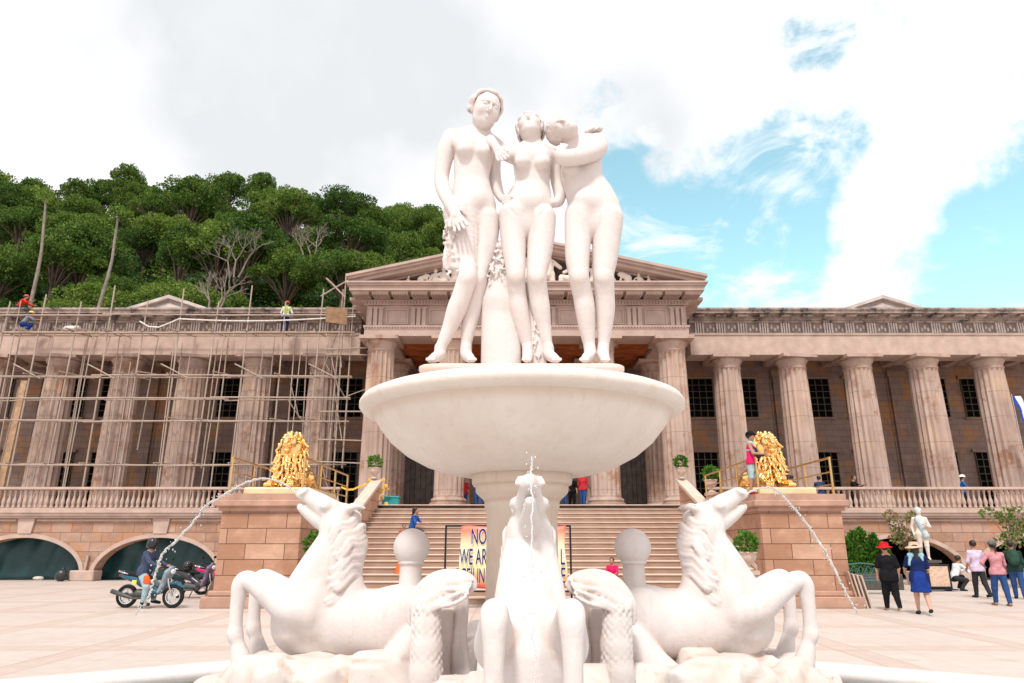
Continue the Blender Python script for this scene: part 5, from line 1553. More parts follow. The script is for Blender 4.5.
# ================================================================== PEOPLE
def skeleton(H_, lean=0, armL=(0, 8, 10), armR=(0, 8, 10), legL=(0, 0), legR=(0, 0), seat=None, splay=0, headp=0, heady=0, width=1.0, bendz=0):
    """joints in metres; the figure faces -Y. arms: (forward, outward, elbow bend), legs: (hip forward, knee bend)"""
    J = {}
    hz = .52 * H_
    pel = Vector((0, 0, hz)); ln = R(lean)
    up = Vector((0, -math.sin(ln), math.cos(ln)))
    J['pelvis'] = pel; J['waist'] = pel + up * .10 * H_; J['chest'] = pel + up * .22 * H_; J['neck'] = pel + up * .325 * H_
    J['head'] = pel + up * .335 * H_ + Vector((0, -math.sin(ln * .6) * .06 * H_ - .012 * H_, math.cos(ln * .6) * .085 * H_))
    for sd, s, arm, leg in (('L', 1, armL, legL), ('R', -1, armR, legR)):
        sh = pel + up * .295 * H_ + Vector((s * .105 * H_ * width, 0, 0)); J['sh' + sd] = sh - Vector((0, 0, .012 * H_)); sh = J['sh' + sd]
        a, o, e = R(arm[0]), R(arm[1]), R(arm[2])
        el = sh + .17 * H_ * Vector((s * math.sin(o), -math.sin(a) * math.cos(o), -math.cos(a) * math.cos(o)))
        J['el' + sd] = el
        tw = R(arm[3]) if len(arm) > 3 else R(4)
        J['wr' + sd] = el + .145 * H_ * Vector((-s * math.sin(tw), -math.sin(a + e) * math.cos(tw), -math.cos(a + e) * math.cos(tw)))
        hp = pel + Vector((s * .055 * H_, 0, -.01 * H_)); J['hip' + sd] = hp
        a, b = R(leg[0]), R(leg[1]); sp = R(splay) * s
        kn = hp + .24 * H_ * Vector((math.sin(sp), -math.sin(a), -math.cos(a))); J['kn' + sd] = kn
        an = kn + .225 * H_ * Vector((0, -math.sin(a - b), -math.cos(a - b))); J['an' + sd] = an
        J['toe' + sd] = an + Vector((s * .01, -.10 * H_ * math.cos(R(max(0, b - a) * .5)), -.03 * H_ - .05 * H_ * math.sin(R(max(0, b - a - 5) * .8))))
    low = min(J['anL'].z, J['anR'].z) if seat is None else None
    dz = (.042 * H_ - low) if seat is None else seat + .05 * H_ - J['pelvis'].z
    for k_ in J: J[k_] = J[k_] + Vector((0, 0, dz))
    J['headp'] = headp; J['heady'] = heady
    return J

def quadtubes(V, F_, tubes):
    V = list(map(tuple, V)); F_ = [tuple(f) for f in F_]
    for pts, rad in tubes:
        mb = MB(); mb.tube(pts, rad, 4); b = len(V); V += mb.v; F_ += [tuple(i + b for i in f) for f in mb.f]
    return np.array(V), np.array(F_)

def person(name, label, loc, rz, J, H_, top=None, low=None, skin='skin', hair='short', hat=None, shoes=None, cat='person', fat=1.0, group=None, bare=False, allmat=None, extra=None):
    th = thing(name, label, cat, loc, rz, group)
    vx = .013
    S = Sculpt(vx); u = H_ / 1.7
    def c(a, b, ra, rb, k=.03, flat=1.0, T_=S): T_.cone(J[a] if isinstance(a, str) else a, J[b] if isinstance(b, str) else b, ra * u, rb * u, k, flat)
    f = fat
    S.limb([J[q_] for q_ in ('pelvis', 'waist', 'chest')] + [J['chest'].lerp(J['neck'], .6), J['neck']], [q_ * u * f for q_ in (.135, .112, .135, .10, .055)], .04, .72)
    c('shL', 'shR', .052, .052, .06); c('neck', 'head', .052, .05, .02)
    for s in 'LR':
        c('sh' + s, 'el' + s, .050 * f, .038 * f); c('el' + s, 'wr' + s, .038 * f, .026, .02)
        c('hip' + s, 'kn' + s, .085 * f, .055 * f, .05); c('kn' + s, 'an' + s, .056 * f, .035, .03)
        c('an' + s, 'toe' + s, .036, .028, .02)
    head(S, J['head'], .245 * u, J['heady'], J['headp'], 0, None)
    tubes = []
    for s, sg in (('L', 1), ('R', -1)):
        w = J['wr' + s]; d = (w - J['el' + s]).normalized(); ac = Vector((0, 1, 0)) - d * d.y
        if ac.length < .3: ac = Vector((1, 0, 0)) - d * d.x
        ac.normalize(); n_ = d.cross(ac) * (-sg)
        for q in (-.6, 0, .6): S.cone(w + ac * q * .02, w + d * .085 * u + ac * q * .032, .022 * u, .018 * u, .012)
        for q, L in ((-1, .062), (-.35, .074), (.35, .078), (1, .066)):
            b_ = w + d * .085 * u + ac * q * .030 * u
            p1 = b_ + (d + n_ * .25).normalized() * L * .5 * u; p2 = p1 + (d + n_ * .8).normalized() * L * .5 * u
            tubes.append(([b_ - d * .02, p1, p2], [.0095 * u, .009 * u, .006 * u]))
        t0 = w + d * .03 * u - ac * .03 * u
        tubes.append(([t0 - d * .01, t0 + (d * .7 - ac).normalized() * .035 * u, t0 + (d * .7 - ac).normalized() * .035 * u + d * .03 * u], [.012 * u, .011 * u, .008 * u]))
    V, Fc = S.mesh(); V, Fc = quadtubes(V, Fc, tubes)
    mkobj('body', V, Fc, allmat or M[skin], th, smooth=True)
    g_ = .016
    if top:
        mt, sleeve = top[0], top[1]
        S2 = Sculpt(.017); k2 = dict(T_=S2)
        drop = top[2] if len(top) > 2 else 0
        pe = J['pelvis'] + Vector((0, 0, .02))
        c(pe, 'waist', (.156 * f), .130 * f, .06, .76, S2); c('waist', 'chest', .130 * f, .150 * f, .06, .76, S2)
        ct = J['chest'].lerp(J['neck'], .72); c('chest', ct, .145 * f, .085, .06, .76, S2); c('shL', 'shR', .056, .056, .05, 1, S2)
        for s in 'LR':
            e = J['sh' + s].lerp(J['el' + s], min(1, sleeve * 2))
            if sleeve > 0: c('sh' + s, e, .057 * f, .054 * f, .04, 1, S2)
            if sleeve > .5: c('el' + s, J['el' + s].lerp(J['wr' + s], min(.95, (sleeve - .5) * 2)), .054 * f, .040, .03, 1, S2)
        S2.sub(J['neck'] + Vector((0, -.02, .05)), (.075, .09, .05), .01)
        if J['pelvis'].z > .6 * u:
            S2.cone(J['hipL'] + Vector((0, 0, .05)), J['hipR'] + Vector((0, 0, .05)), .118 * f * u, .118 * f * u, .05).cone(J['hipL'] + Vector((0, 0, -.06)), J['hipR'] + Vector((0, 0, -.06)), .12 * f * u, .12 * f * u, .05)
            S2.ell(J['pelvis'] + Vector((0, 0, -.03 - drop - 1.5)), (3, 3, 1.5), .012, None, 's')
        sculpt_obj(S2, 'shirt', mt, th)
    if low:
        kind, ml = low[0], low[1]; S3 = Sculpt(.017)
        if kind == 'skirt':
            ln = low[2]
            mid = (J['knL'] + J['knR']) / 2; e = J['pelvis'].lerp(mid, ln)
            c('waist', 'pelvis', .125 * f, .165 * f, .05, .85, S3); c('pelvis', e, .165 * f, .205 * f, .05, 1.0, S3)
            S3.ell(e + Vector((0, 0, -.02 - 1.5)), (3, 3, 1.5), .012, None, 's')
        else:
            c('pelvis', J['waist'].lerp(J['pelvis'], .5), .148 * f, .138 * f, .05, .76, S3)
            for s in 'LR':
                kk = J['kn' + s] if kind == 'trousers' else J['hip' + s].lerp(J['kn' + s], low[2] if len(low) > 2 else .8)
                c('hip' + s, kk, .100 * f, .078 * f, .04, 1, S3)
                if kind == 'trousers': c('kn' + s, J['kn' + s].lerp(J['an' + s], .93), .076 * f, .058, .03, 1, S3)
        sculpt_obj(S3, 'trousers' if kind != 'skirt' else 'skirt', ml, th)
    hd = J['head']; hs = .245 * u
    Rh = Matrix.Rotation(R(J['heady']), 3, 'Z') @ Matrix.Rotation(R(-J['headp']), 3, 'X')
    hp_ = lambda x, y, z: hd + Rh @ Vector((x, -y, z)) * hs
    if hair:
        S4 = Sculpt(.013); B = np.array(Rh)
        S4.ell(hp_(0, -.12, .14), (.39 * hs, .44 * hs, .42 * hs), .01, B)
        if hair == 'long':
            S4.cone(hp_(0, -.38, .1), hp_(0, -.55, -1.15), .30 * hs, .16 * hs, .05); S4.ell(hp_(0, -.32, -.2), (.36 * hs, .24 * hs, .4 * hs), .04, B)
        if hair == 'tail':
            S4.cone(hp_(0, -.52, .05), hp_(0, -.62, -.7), .13 * hs, .06 * hs, .03)
        S4.ell(hp_(0, .42, -.22), (.33 * hs, .30 * hs, .40 * hs), .02, B, 's')
        sculpt_obj(S4, 'hair', M['hair'], th)
    if hat:
        kind, mh = hat; mb = MB()
        def ring(r, z, n=20, sx=1.0, sy=1.15): return [hp_(r * sx * math.cos(2 * PI * j / n), r * sy * math.sin(2 * PI * j / n) - .06, z + (.05 * math.sin(4 * PI * j / n) if r > .6 else 0)) for j in range(n)]
        if kind == 'sun': mb.loft([ring(.84, .02), ring(.81, .05), ring(.48, .22), ring(.44, .50), ring(.36, .62), ring(.1, .64)], True, True)
        elif kind == 'cap': mb.loft([ring(.44, .14), ring(.45, .30), ring(.38, .50), ring(.2, .60), ring(.05, .62)]); mb.loft([[hp_(x, y, .17) for x, y in ((-.3, .36), (-.22, .70), (0, .78), (.22, .70), (.3, .36))], [hp_(x, y, .22) for x, y in ((-.3, .36), (-.22, .68), (0, .76), (.22, .68), (.3, .36))]])
        elif kind == 'hard': mb.loft([ring(.58, .16), ring(.56, .20), ring(.47, .24), ring(.44, .44), ring(.30, .60), ring(.08, .66)])
        elif kind == 'helmet':
            mb.loft([ring(.36, -.42), ring(.46, -.34), ring(.52, -.05), ring(.53, .2), ring(.47, .46), ring(.30, .64), ring(.08, .70)])
        mb.build({'helmet': 'helmet', 'hard': 'hard_hat', 'cap': 'cap', 'sun': 'sun_hat'}[kind], mh, th, smooth=True)
        if kind == 'helmet':
            MB().loft([[hp_(.42 * math.sin(a), .53 * math.cos(a) - .02, z) for a in [R(-70 + i * 14) for i in range(11)]] + [hp_(.47 * math.sin(a), .57 * math.cos(a) - .02, z) for a in [R(70 - i * 14) for i in range(11)]] for z in (-.12, .22)]).build('visor', M['blackmetal'], th, smooth=True)
    if shoes:
        for s in 'LR':
            S5 = Sculpt(.012); S5.cone(J['an' + s] + Vector((0, .02, -.02)) * u, J['toe' + s], .046 * u, .040 * u, .02)
            o = sculpt_obj(S5, 'shoe', shoes, th)
    if extra: extra(th, J, u)
    return th

F = fabric
g_ = G(893, 613)
def scarf(th, J, u):
    S5 = Sculpt(.014); n_ = J['neck']
    S5.cone(n_ + Vector((-.13, .05, .0)), n_ + Vector((.13, .05, .0)), .05, .05, .03).cone(n_ + Vector((.10, .06, 0)), n_ + Vector((.16, .05, -.22)), .05, .035, .03).cone(n_ + Vector((-.10, .06, 0)), n_ + Vector((-.12, .06, -.12)), .05, .035, .03)
    sculpt_obj(S5, 'scarf', F('pale_blue_scarf', (.30, .50, .58)), th)
person('person', 'woman in black clothes and a wide red hat walking away barefoot', G(894, 611), R(172), skeleton(1.62, 2, (12, 14, 8), (-8, 16, 20), (14, 4), (-4, 22)), 1.62,
       (F('black_cloth', (.012, .012, .014)), .45, .10), ('trousers', F('black_cloth', (.012, .012, .014))), 'skin_light', 'short', ('sun', F('red_felt', (.50, .015, .02))), None, fat=1.18)
person('person', 'woman in a navy dress, beige straw hat and pale blue scarf', G(925, 615), R(160), skeleton(1.62, 3, (25, 16, 40), (10, 12, 50), (14, 4), (-12, 26)), 1.62,
       (F('navy_cloth', (.012, .022, .09)), .4, .06), ('skirt', F('royal_cloth', (.015, .04, .22)), .75), 'skin_light', 'long', ('sun', F('straw', (.62, .44, .30))), F('dark_shoe', (.02, .03, .05)), fat=1.12, extra=scarf)
person('person', 'man in a pale lavender shirt and black trousers walking away', G(983, 598), R(178), skeleton(1.70, 2, (5, 12, 30), (10, 12, 25), (12, 4), (-10, 18)), 1.70,
       (F('lavender_cloth', (.58, .47, .60)), .55, .06), ('trousers', F('charcoal_cloth', (.03, .03, .035))), 'skin', 'short', None, F('dark_shoe', (.02, .03, .05)))
def backpack(th, J, u):
    S5 = Sculpt(.02); c0_ = J['chest'] + Vector((0, .17, -.03))
    S5.ell(c0_, (.17, .11, .25), .03).ell(c0_ + Vector((0, .08, -.10)), (.13, .07, .12), .02)
    sculpt_obj(S5, 'backpack', F('green_bag', (.03, .07, .05)), th)
person('person', 'woman in a dusty pink top, grey cap and blue jeans hand on her hip', G(1004, 606), R(170), skeleton(1.66, 0, (-5, 40, 70, 30), (20, 14, 30), (12, 2), (-6, 6), splay=3), 1.66,
       (F('pink_knit', (.52, .24, .27)), .8, .02), ('trousers', F('blue_denim', (.03, .07, .20))), 'skin', 'tail', ('cap', F('grey_cap', (.14, .13, .14))), F('tan_sandal', (.35, .22, .15)))
person('person', 'person in dark clothes with a green backpack, mostly hidden at the right edge', G(1021, 599), R(150), skeleton(1.68, 2, (10, 12, 20), (0, 10, 20), (8, 2), (-8, 12)), 1.68,
       (F('dark_green_cloth', (.02, .05, .04)), .8, .04), ('trousers', F('blue_denim', (.03, .07, .20))), 'skin', 'short', None, F('dark_shoe', (.02, .03, .05)), extra=backpack)
person('person', 'man in a white shirt crouching beside the black framed board', G(956, 591), R(95), skeleton(1.68, 28, (50, 12, 40), (40, 14, 60), (95, 125), (80, 120)), 1.68,
       (F('white_shirt', (.66, .68, .70)), .95, .0), ('trousers', F('charcoal_cloth', (.03, .03, .035))), 'skin', 'short', None, F('dark_shoe', (.02, .03, .05)))
# on the terraces
person('person', 'person in dark clothes leaning behind the right balustrade, next to the lion pedestal', (W(851, 480, 33.1).x, 33.1, FL), R(40), skeleton(1.62, 12, (50, 14, 60), (40, 14, 60)), 1.62,
       (F('black_cloth', (.012, .012, .014)), .8), ('trousers', F('charcoal_cloth', (.03, .03, .035))), 'skin', 'short')
person('person', 'worker in a bright blue shirt and white hard hat behind the right balustrade', (W(961, 480, 33.4).x, 33.4, FL), R(60), skeleton(1.66, 6, (20, 10, 40), (25, 12, 40), (10, 6), (-8, 10)), 1.66,
       (F('blue_cloth', (.02, .13, .34)), .9), ('trousers', F('charcoal_cloth', (.03, .03, .035))), 'skin', 'short', ('hard', F('white_plastic', (.75, .75, .75), .4)))
def camera_bag(th, J, u):
    S5 = Sculpt(.014); S5.ell(J['waist'] + Vector((.0, -.20, .0)), (.10, .08, .08), .02).ell(J['waist'] + Vector((0, -.30, .01)), (.045, .07, .045), .02)
    sculpt_obj(S5, 'camera', M['blackmetal'], th)
    o = MB().tube([J['neck'] + Vector((.09, .02, 0)), J['chest'] + Vector((.10, -.13, 0)), J['waist'] + Vector((.07, -.18, .05))], .018, 6).tube([J['neck'] + Vector((-.09, .02, 0)), J['chest'] + Vector((-.10, -.13, 0)), J['waist'] + Vector((-.07, -.18, .05))], .018, 6).build('strap', M['blackmetal'], th, smooth=True)
def vest(th, J, u):
    camera_bag(th, J, u)
    S5 = Sculpt(.016); S5.cone(J['chest'] + Vector((0, .0, -.02)), J['neck'] + Vector((0, 0, -.05)), .165, .12, .03, .76).sub(J['neck'] + Vector((0, -.02, .05)), (.075, .09, .05), .01)
    sculpt_obj(S5, 'towel', F('aqua_cloth', (.33, .56, .60)), th)
person('person', 'man in a pink shirt, black cap and pale shorts beside the right golden lion', (W(751, 460, 19.35).x, 19.35, 2.902), R(60), skeleton(1.72, 3, (25, 18, 55), (20, 16, 62), (3, 2), (-3, 4)), 1.72,
       (F('hot_pink_cloth', (.66, .02, .12)), .0, .04), ('shorts', F('pale_blue_cloth', (.36, .47, .50)), .95), 'skin', 'short', ('cap', F('black_cap', (.012, .012, .012))), F('red_shoe', (.25, .03, .03)), extra=vest)
person('person', 'person in a dark blue top on the terrace behind the right lion', (W(817, 480, 32.8).x, 32.6, 3.0), R(150), skeleton(1.66, 5, (30, 14, 50), (20, 14, 50)), 1.66,
       (F('dark_blue_cloth', (.03, .05, .12)), .5), ('trousers', F('charcoal_cloth', (.03, .03, .035))), 'skin', 'short')
person('person', 'person in black whose head shows over the right lion’s paws', (W(796, 478, 30).x, 30.4, 2.9), R(200), skeleton(1.58, 5, (10, 10, 20), (10, 10, 20)), 1.58,
       (F('black_cloth', (.012, .012, .014)), .5), ('trousers', F('charcoal_cloth', (.03, .03, .035))), 'skin', 'short')
# portico
for px, dd, H_, rz, tp, lab in ((478.5, 30.3, 1.72, 170, ('white_shirt', (.66, .68, .70)), 'man in a white shirt and jeans at the stair top, left of the fountain post'),
                           (464, 33.6, 1.60, 20, ('red_cloth', (.45, .03, .04)), 'person in red half hidden by the left inner column at the top of the stair'),
                           (572, 33.0, 1.66, 10, ('black_cloth', (.012, .012, .014)), 'person in black in the dark doorway right of the fountain post'),
                           (564.5, 32.0, 1.5, 330, ('rust_cloth', (.42, .10, .05)), 'person in a rust coloured top closest to the fountain post in the doorway'),
                           (583, 31.8, 1.70, 150, ('red_cloth', (.45, .03, .04)), 'person in a red shirt and jeans next to the right inner column')):
    w = W(px, 495, dd)
    person('person', lab, (w.x, dd, FL), R(rz), skeleton(H_, 2, (8, 9, 20), (4, 12, 60), (4, 2), (-5, 5)), H_, (F(*tp), .5), ('trousers', F('blue_denim', (.03, .07, .20)) if tp[0] != 'black_cloth' else F('black_cloth', (0, 0, 0))), 'skin', 'short', None, F('dark_shoe', (.02, .03, .05)))
# on the stair: seat heights are step tops
def step_z(y): return max(1, min(NS, int((y - (ytop - (NS - 1) * tr)) / tr) + 1)) * rz_
def on_step(px, py):
    best = None
    for i in range(NS):
        y = ytop - (NS - 1 - i) * tr; z = (i + 1) * rz_; w = W(px, py, y + .2)
        if best is None or abs(w.z - z) < best[0]: best = (abs(w.z - z), w.x, y, z, i)
    return best[1:]
def sit(px, py, lab, H_, rz, tp, lw, hair, skin='skin', **kw):
    x, y, z, i = on_step(px, py)
    J = skeleton(H_, 14, (35, 8, 50), (30, 8, 60), (78, 72), (74, 66), seat=0)
    return person('person', lab, (x, y + .14, z + .0), R(rz), J, H_, tp, lw, skin, hair, None, F('dark_shoe', (.02, .03, .05)), **kw)
sit(411.5, 533, 'woman with long dark hair and a blue top sitting on the stair', 1.60, 75, (F('blue_top', (.03, .10, .36)), .5), ('trousers', F('dark_blue_cloth', (.03, .05, .12))), 'long')
sit(403, 545, 'child with dark hair sitting on the stair next to the woman in blue', 1.15, 20, (F('rust_cloth', (.42, .10, .05)), .5), ('trousers', F('dark_blue_cloth', (.03, .05, .12))), 'short')
sit(613, 578, 'child in a bright pink top sitting low on the stair behind the right marble ball', 1.25, -20, (F('hot_pink_cloth', (.66, .02, .12)), .6), ('trousers', F('hot_pink_cloth', (.66, .02, .12))), 'short')
# workers
zs = W(285, 332, 33.5).z
def vest2(th, J, u):
    S5 = Sculpt(.016); S5.cone(J['waist'], J['chest'], .15, .165, .03, .78).cone(J['chest'], J['chest'].lerp(J['neck'], .6), .16, .11, .03, .78)
    for s in 'LR': S5.cone(J['sh' + s], J['sh' + s] + Vector((0, 0, -.01)), .07, .07, .03)
    sculpt_obj(S5, 'vest', F('lime_vest', (.52, .62, .20)), th)
person('person', 'worker in a lime vest and red hard hat standing on the bamboo scaffold', (W(285, 325, 33.5).x, 33.5, zp + .13), R(185), skeleton(1.66, 3, (12, 20, 30), (12, 22, 30), (6, 2), (-4, 4), splay=4), 1.66,
       (F('white_shirt', (.66, .68, .70)), .9), ('trousers', F('navy_cloth', (.012, .022, .09))), 'skin', 'short', ('hard', F('red_plastic', (.5, .03, .03), .4)), F('dark_shoe', (.02, .03, .05)), extra=vest2)
person('person', 'worker in a grey shirt and yellow hard hat crouching on the far left scaffold boards', (W(21, 328, 33.5).x, 33.5, zp + .13), R(120), skeleton(1.66, 30, (50, 10, 40), (60, 10, 40), (100, 125), (85, 120)), 1.66,
       (F('grey_cloth', (.22, .24, .28)), .5), ('trousers', F('royal_cloth', (.015, .04, .22))), 'skin', 'short', ('hard', F('yellow_plastic', (.72, .50, .10), .4)), F('dark_shoe', (.02, .03, .05)))
person('person', 'worker in red crouching on the roof edge at the far left', (W(21, 306, 35.2).x, 35.0, 13.5), R(100), skeleton(1.6, 30, (50, 10, 40), (60, 10, 40), (100, 125), (85, 120)), 1.6,
       (F('red_cloth2', (.60, .03, .02)), .9), ('trousers', F('charcoal_cloth', (.03, .03, .035))), 'skin', 'short', ('hard', F('red_plastic', (.5, .03, .03), .4)))

# ================================================================== MOTORBIKES
def scooter(name, label, loc, rz, body, accent, group='motorbikes parked below the left arch', low=None):
    th = thing(name, label, 'motorbike', loc, rz, group)
    def wheel(x):
        mb = MB(); n = 28; rings = []
        for i in range(n + 1):
            a = 2 * PI * i / n; rings.append([(x + (.245 + .048 * math.cos(b)) * math.cos(a), .052 * math.sin(b), .29 + (.245 + .048 * math.cos(b)) * math.sin(a)) for b in [2 * PI * j / 8 for j in range(8)]])
        mb.loft(rings, False, False); w = mb.build('wheel', M['tyre'], th, smooth=True)
        mb = MB(); rings = []
        for i in range(n + 1):
            a = 2 * PI * i / n; rings.append([(x + r_ * math.cos(a), y_, .29 + r_ * math.sin(a)) for r_, y_ in ((.20, -.035), (.175, -.03), (.175, .03), (.20, .035))])
        mb.loft(rings, False, False)
        for i in range(5):
            a = 2 * PI * i / 5 + .3; mb.tube([(x, 0, .29), (x + .18 * math.cos(a), 0, .29 + .18 * math.sin(a))], [.028, .016], 6)
        mb.tube([(x, -.06, .29), (x, .06, .29)], .045, 10); mb.tube([(x, -.045, .29), (x, -.035, .29)], .10, 16)
        mb.build('rim', M['chrome'], w)
    wheel(-.62); wheel(.64)
    S = Sculpt(.016)   # tail and seat cowl
    S.cone((-.78, 0, .80), (-.25, 0, .66), .07, .12, .05, 1.2).cone((-.25, 0, .62), (.12, 0, .42), .10, .08, .06, 1.2).cone((.10, 0, .38), (.32, 0, .42), .08, .07, .05, 1.5)
    sculpt_obj(S, 'tail_cowl', body, th)
    S = Sculpt(.016)   # leg shield and front fairing
    S.cone((.30, 0, .42), (.44, 0, .88), .075, .10, .05, 1.9).cone((.44, 0, .86), (.50, 0, .98), .09, .07, .03, 1.4).cone((.36, .12, .55), (.30, .17, .40), .05, .04, .03).cone((.36, -.12, .55), (.30, -.17, .40), .05, .04, .03)
    sculpt_obj(S, 'front_fairing', accent, th)
    S = Sculpt(.016); S.cone((.48, 0, .585), (.68, 0, .62), .04, .05, .03, 1.4).cone((.68, 0, .62), (.90, 0, .50), .05, .03, .03, 1.4); sculpt_obj(S, 'front_fender', body, th)
    S = Sculpt(.016); S.cone((-.70, 0, .86), (-.15, 0, .76), .07, .07, .04, 1.7).cone((-.15, 0, .76), (.02, 0, .74), .07, .04, .04, 1.5); sculpt_obj(S, 'seat', M['tyre'], th)
    S = Sculpt(.016); S.cone((-.30, 0, .35), (.05, 0, .32), .12, .10, .05).cone((-.6, 0, .30), (-.2, 0, .34), .05, .08, .03).cone((.1, 0, .30), (.15, 0, .45), .06, .05, .03); sculpt_obj(S, 'engine', M['rubbergrey'], th)
    MB().tube([(.02, -.13, .25), (-.35, -.15, .24), (-.55, -.16, .30), (-.95, -.17, .42)], [.022, .025, .05, .058], 10).build('exhaust', M['rubbergrey'], th, smooth=True)
    MB().tube([(.64, -.075, .29), (.50, -.075, .62), (.42, -.05, .95)], .022, 8).tube([(.64, .075, .29), (.50, .075, .62), (.42, .05, .95)], .022, 8).build('fork', M['chrome'], th, smooth=True)
    MB().tube([(.28, -.34, .98), (.38, -.2, 1.02), (.42, 0, 1.0), (.38, .2, 1.02), (.28, .34, .98)], .018, 8).build('handlebar', M['blackmetal'], th, smooth=True)
    for s in (-1, 1):
        MB().tube([(.36, s * .22, 1.02), (.34, s * .28, 1.16)], .008, 6).ell((.34, s * .30, 1.20), (.02, .07, .045), 10, 6).build('mirror', M['blackmetal'], th, smooth=True)
    MB().ell((.555, 0, .90), (.05, .10, .07), 12, 8).build('headlight', F('lamp_glass', (.7, .72, .75), .15), th, smooth=True)
    MB().ell((-.86, 0, .80), (.04, .08, .035), 10, 6).build('tail_light', F('red_lens', (.45, .02, .02), .2), th, smooth=True)
    MB().tube([(-.88, -.10, .90), (-.92, 0, .92), (-.88, .10, .90)], .015, 6).tube([(-.88, -.10, .90), (-.6, -.12, .84)], .015, 6).tube([(-.88, .10, .90), (-.6, .12, .84)], .015, 6).build('grab_rail', M['chrome'], th, smooth=True)
    MB().tube([(.0, -.1, .3), (-.02, -.25, .02)], .014, 6).build('kickstand', M['blackmetal'], th, smooth=True)
    return th
bw = F('bike_blue', (.015, .09, .16), .3); bwh = F('bike_white', (.22, .27, .31), .3); bpk = F('bike_pink', (.70, .03, .22), .3); bdk = F('bike_dark', (.03, .03, .04), .3)
b0 = G(148, 608); b0.z = 0
bike = scooter('motorbike', 'dark blue and grey motorbike ridden by the man in the black helmet', b0, R(-4), bw, bwh)
MB().tube([(-.05, -.20, .80), (.0, -.22, .66), (.02, -.20, .45)], [.06, .10, .07], 10).build('orange_bag', F('orange_cloth', (.75, .12, .03)), bike, smooth=True)
MB().box(-.45, -.32, -.155, -.145, .58, .69, .004).build('yellow_panel', F('yellow_sticker', (.75, .65, .10), .3), bike)
b1 = G(182, 600); b1.z = 0
scooter('motorbike', 'black motorbike with a black helmet on its seat, behind the ridden one', b1 + Vector((.1, .6, 0)), R(-12), bdk, F('bike_violet', (.16, .11, .19), .3))
b2 = G(206, 597); b2.z = 0
scooter('motorbike', 'hot pink motorbike beside the left pedestal', b2 + Vector((.0, 1.2, 0)), R(20), bpk, bpk)
def helmet(loc, mat_, lab):
    th = thing('helmet', lab, 'helmet', loc, 0, 'crash helmets on the parked motorbikes')
    MB().loft([[(r * math.cos(2 * PI * j / 20), r * 1.15 * math.sin(2 * PI * j / 20), z) for j in range(20)] for r, z in ((.10, 0), (.125, .02), (.14, .10), (.135, .17), (.10, .235), (.03, .26))]).build('shell', mat_, th, smooth=True)
    MB().loft([[(.143 * math.cos(a), .165 * math.sin(a), z) for a in [R(200 + i * 14) for i in range(11)]] + [(.12 * math.cos(a), .14 * math.sin(a), z) for a in [R(340 - i * 14) for i in range(11)]] for z in (.07, .15)]).build('visor', M['blackmetal'], th, smooth=True)
helmet(b1 + Vector((-.22, .62, .83)), F('helmet_black', (.02, .02, .022), .2), 'glossy black helmet resting on the middle motorbike')
helmet(b2 + Vector((-.12, 1.15, .83)), F('helmet_red', (.35, .02, .03), .2), 'red and black helmet resting on the pink motorbike')
# rider
def jk(th, J, u): pass
Jr = skeleton(1.68, 8, (38, 12, 30), (38, 12, 30), (38, 42), (34, 40), seat=.80, splay=16, headp=-12)
rider = person('person', 'man in black helmet and slate jacket astride the dark blue motorbike', b0 + Vector((-.22, 0.0, 0)), R(86), Jr, 1.68,
       (F('jacket_slate', (.06, .075, .13)), .95, .05), ('trousers', F('pale_denim', (.33, .44, .48))), 'skin', None, ('helmet', F('helmet_black', (.02, .02, .022), .2)), F('dark_shoe', (.02, .03, .05)), fat=1.22)

# ================================================================== SIGN, BOARDS, BENCH, PLANTS, SMALL THINGS
SY = 18.75
fr = thing('banner_stand', 'black metal stand holding the sign at the foot of the stair', 'banner stand', (W(506, 590, SY).x, SY, 0))
xl, xr = W(445, 560, SY).x, W(571, 560, SY).x; zt_ = W(500, 525, SY).z
m = MB()
m.box(xl - .025, xl + .025, SY + .04, SY + .09, 0, zt_).box(xr - .025, xr + .025, SY + .04, SY + .09, 0, zt_).box(xl + .026, xr - .026, SY + .04, SY + .09, zt_ - .05, zt_).box(xl + .026, xr - .026, SY + .042, SY + .088, .40, .44)
m.build('frame', M['blackmetal'], fr, world=True)
MB().box(xl - .03, xl + .03, SY - .4, SY + .5, 0.001, .05).box(xr - .03, xr + .03, SY - .4, SY + .5, 0.001, .05).build('feet', M['blackmetal'], fr, world=True)
m_, nt_, b_ = newmat('sign_print')
tc_ = nt_.nodes.new('ShaderNodeTexCoord'); sp_ = nt_.nodes.new('ShaderNodeSeparateXYZ'); nt_.links.new(tc_.outputs['Object'], sp_.inputs[0])
wv_ = nt_.nodes.new('ShaderNodeMath'); wv_.operation = 'MULTIPLY_ADD'; wv_.inputs[1].default_value = .35
nt_.links.new(noise(nt_, 1.6, 2), wv_.inputs[0]); nt_.links.new(sp_.outputs['Z'], wv_.inputs[2])
nt_.links.new(ramp(nt_, wv_.outputs[0], [(.18, (.72, .10, .08)), (.42, (.82, .38, .10)), (.62, (.88, .70, .35)), (.9, (.90, .78, .50))]), b_.inputs['Base Color'])
b_.inputs['Roughness'].default_value = .45
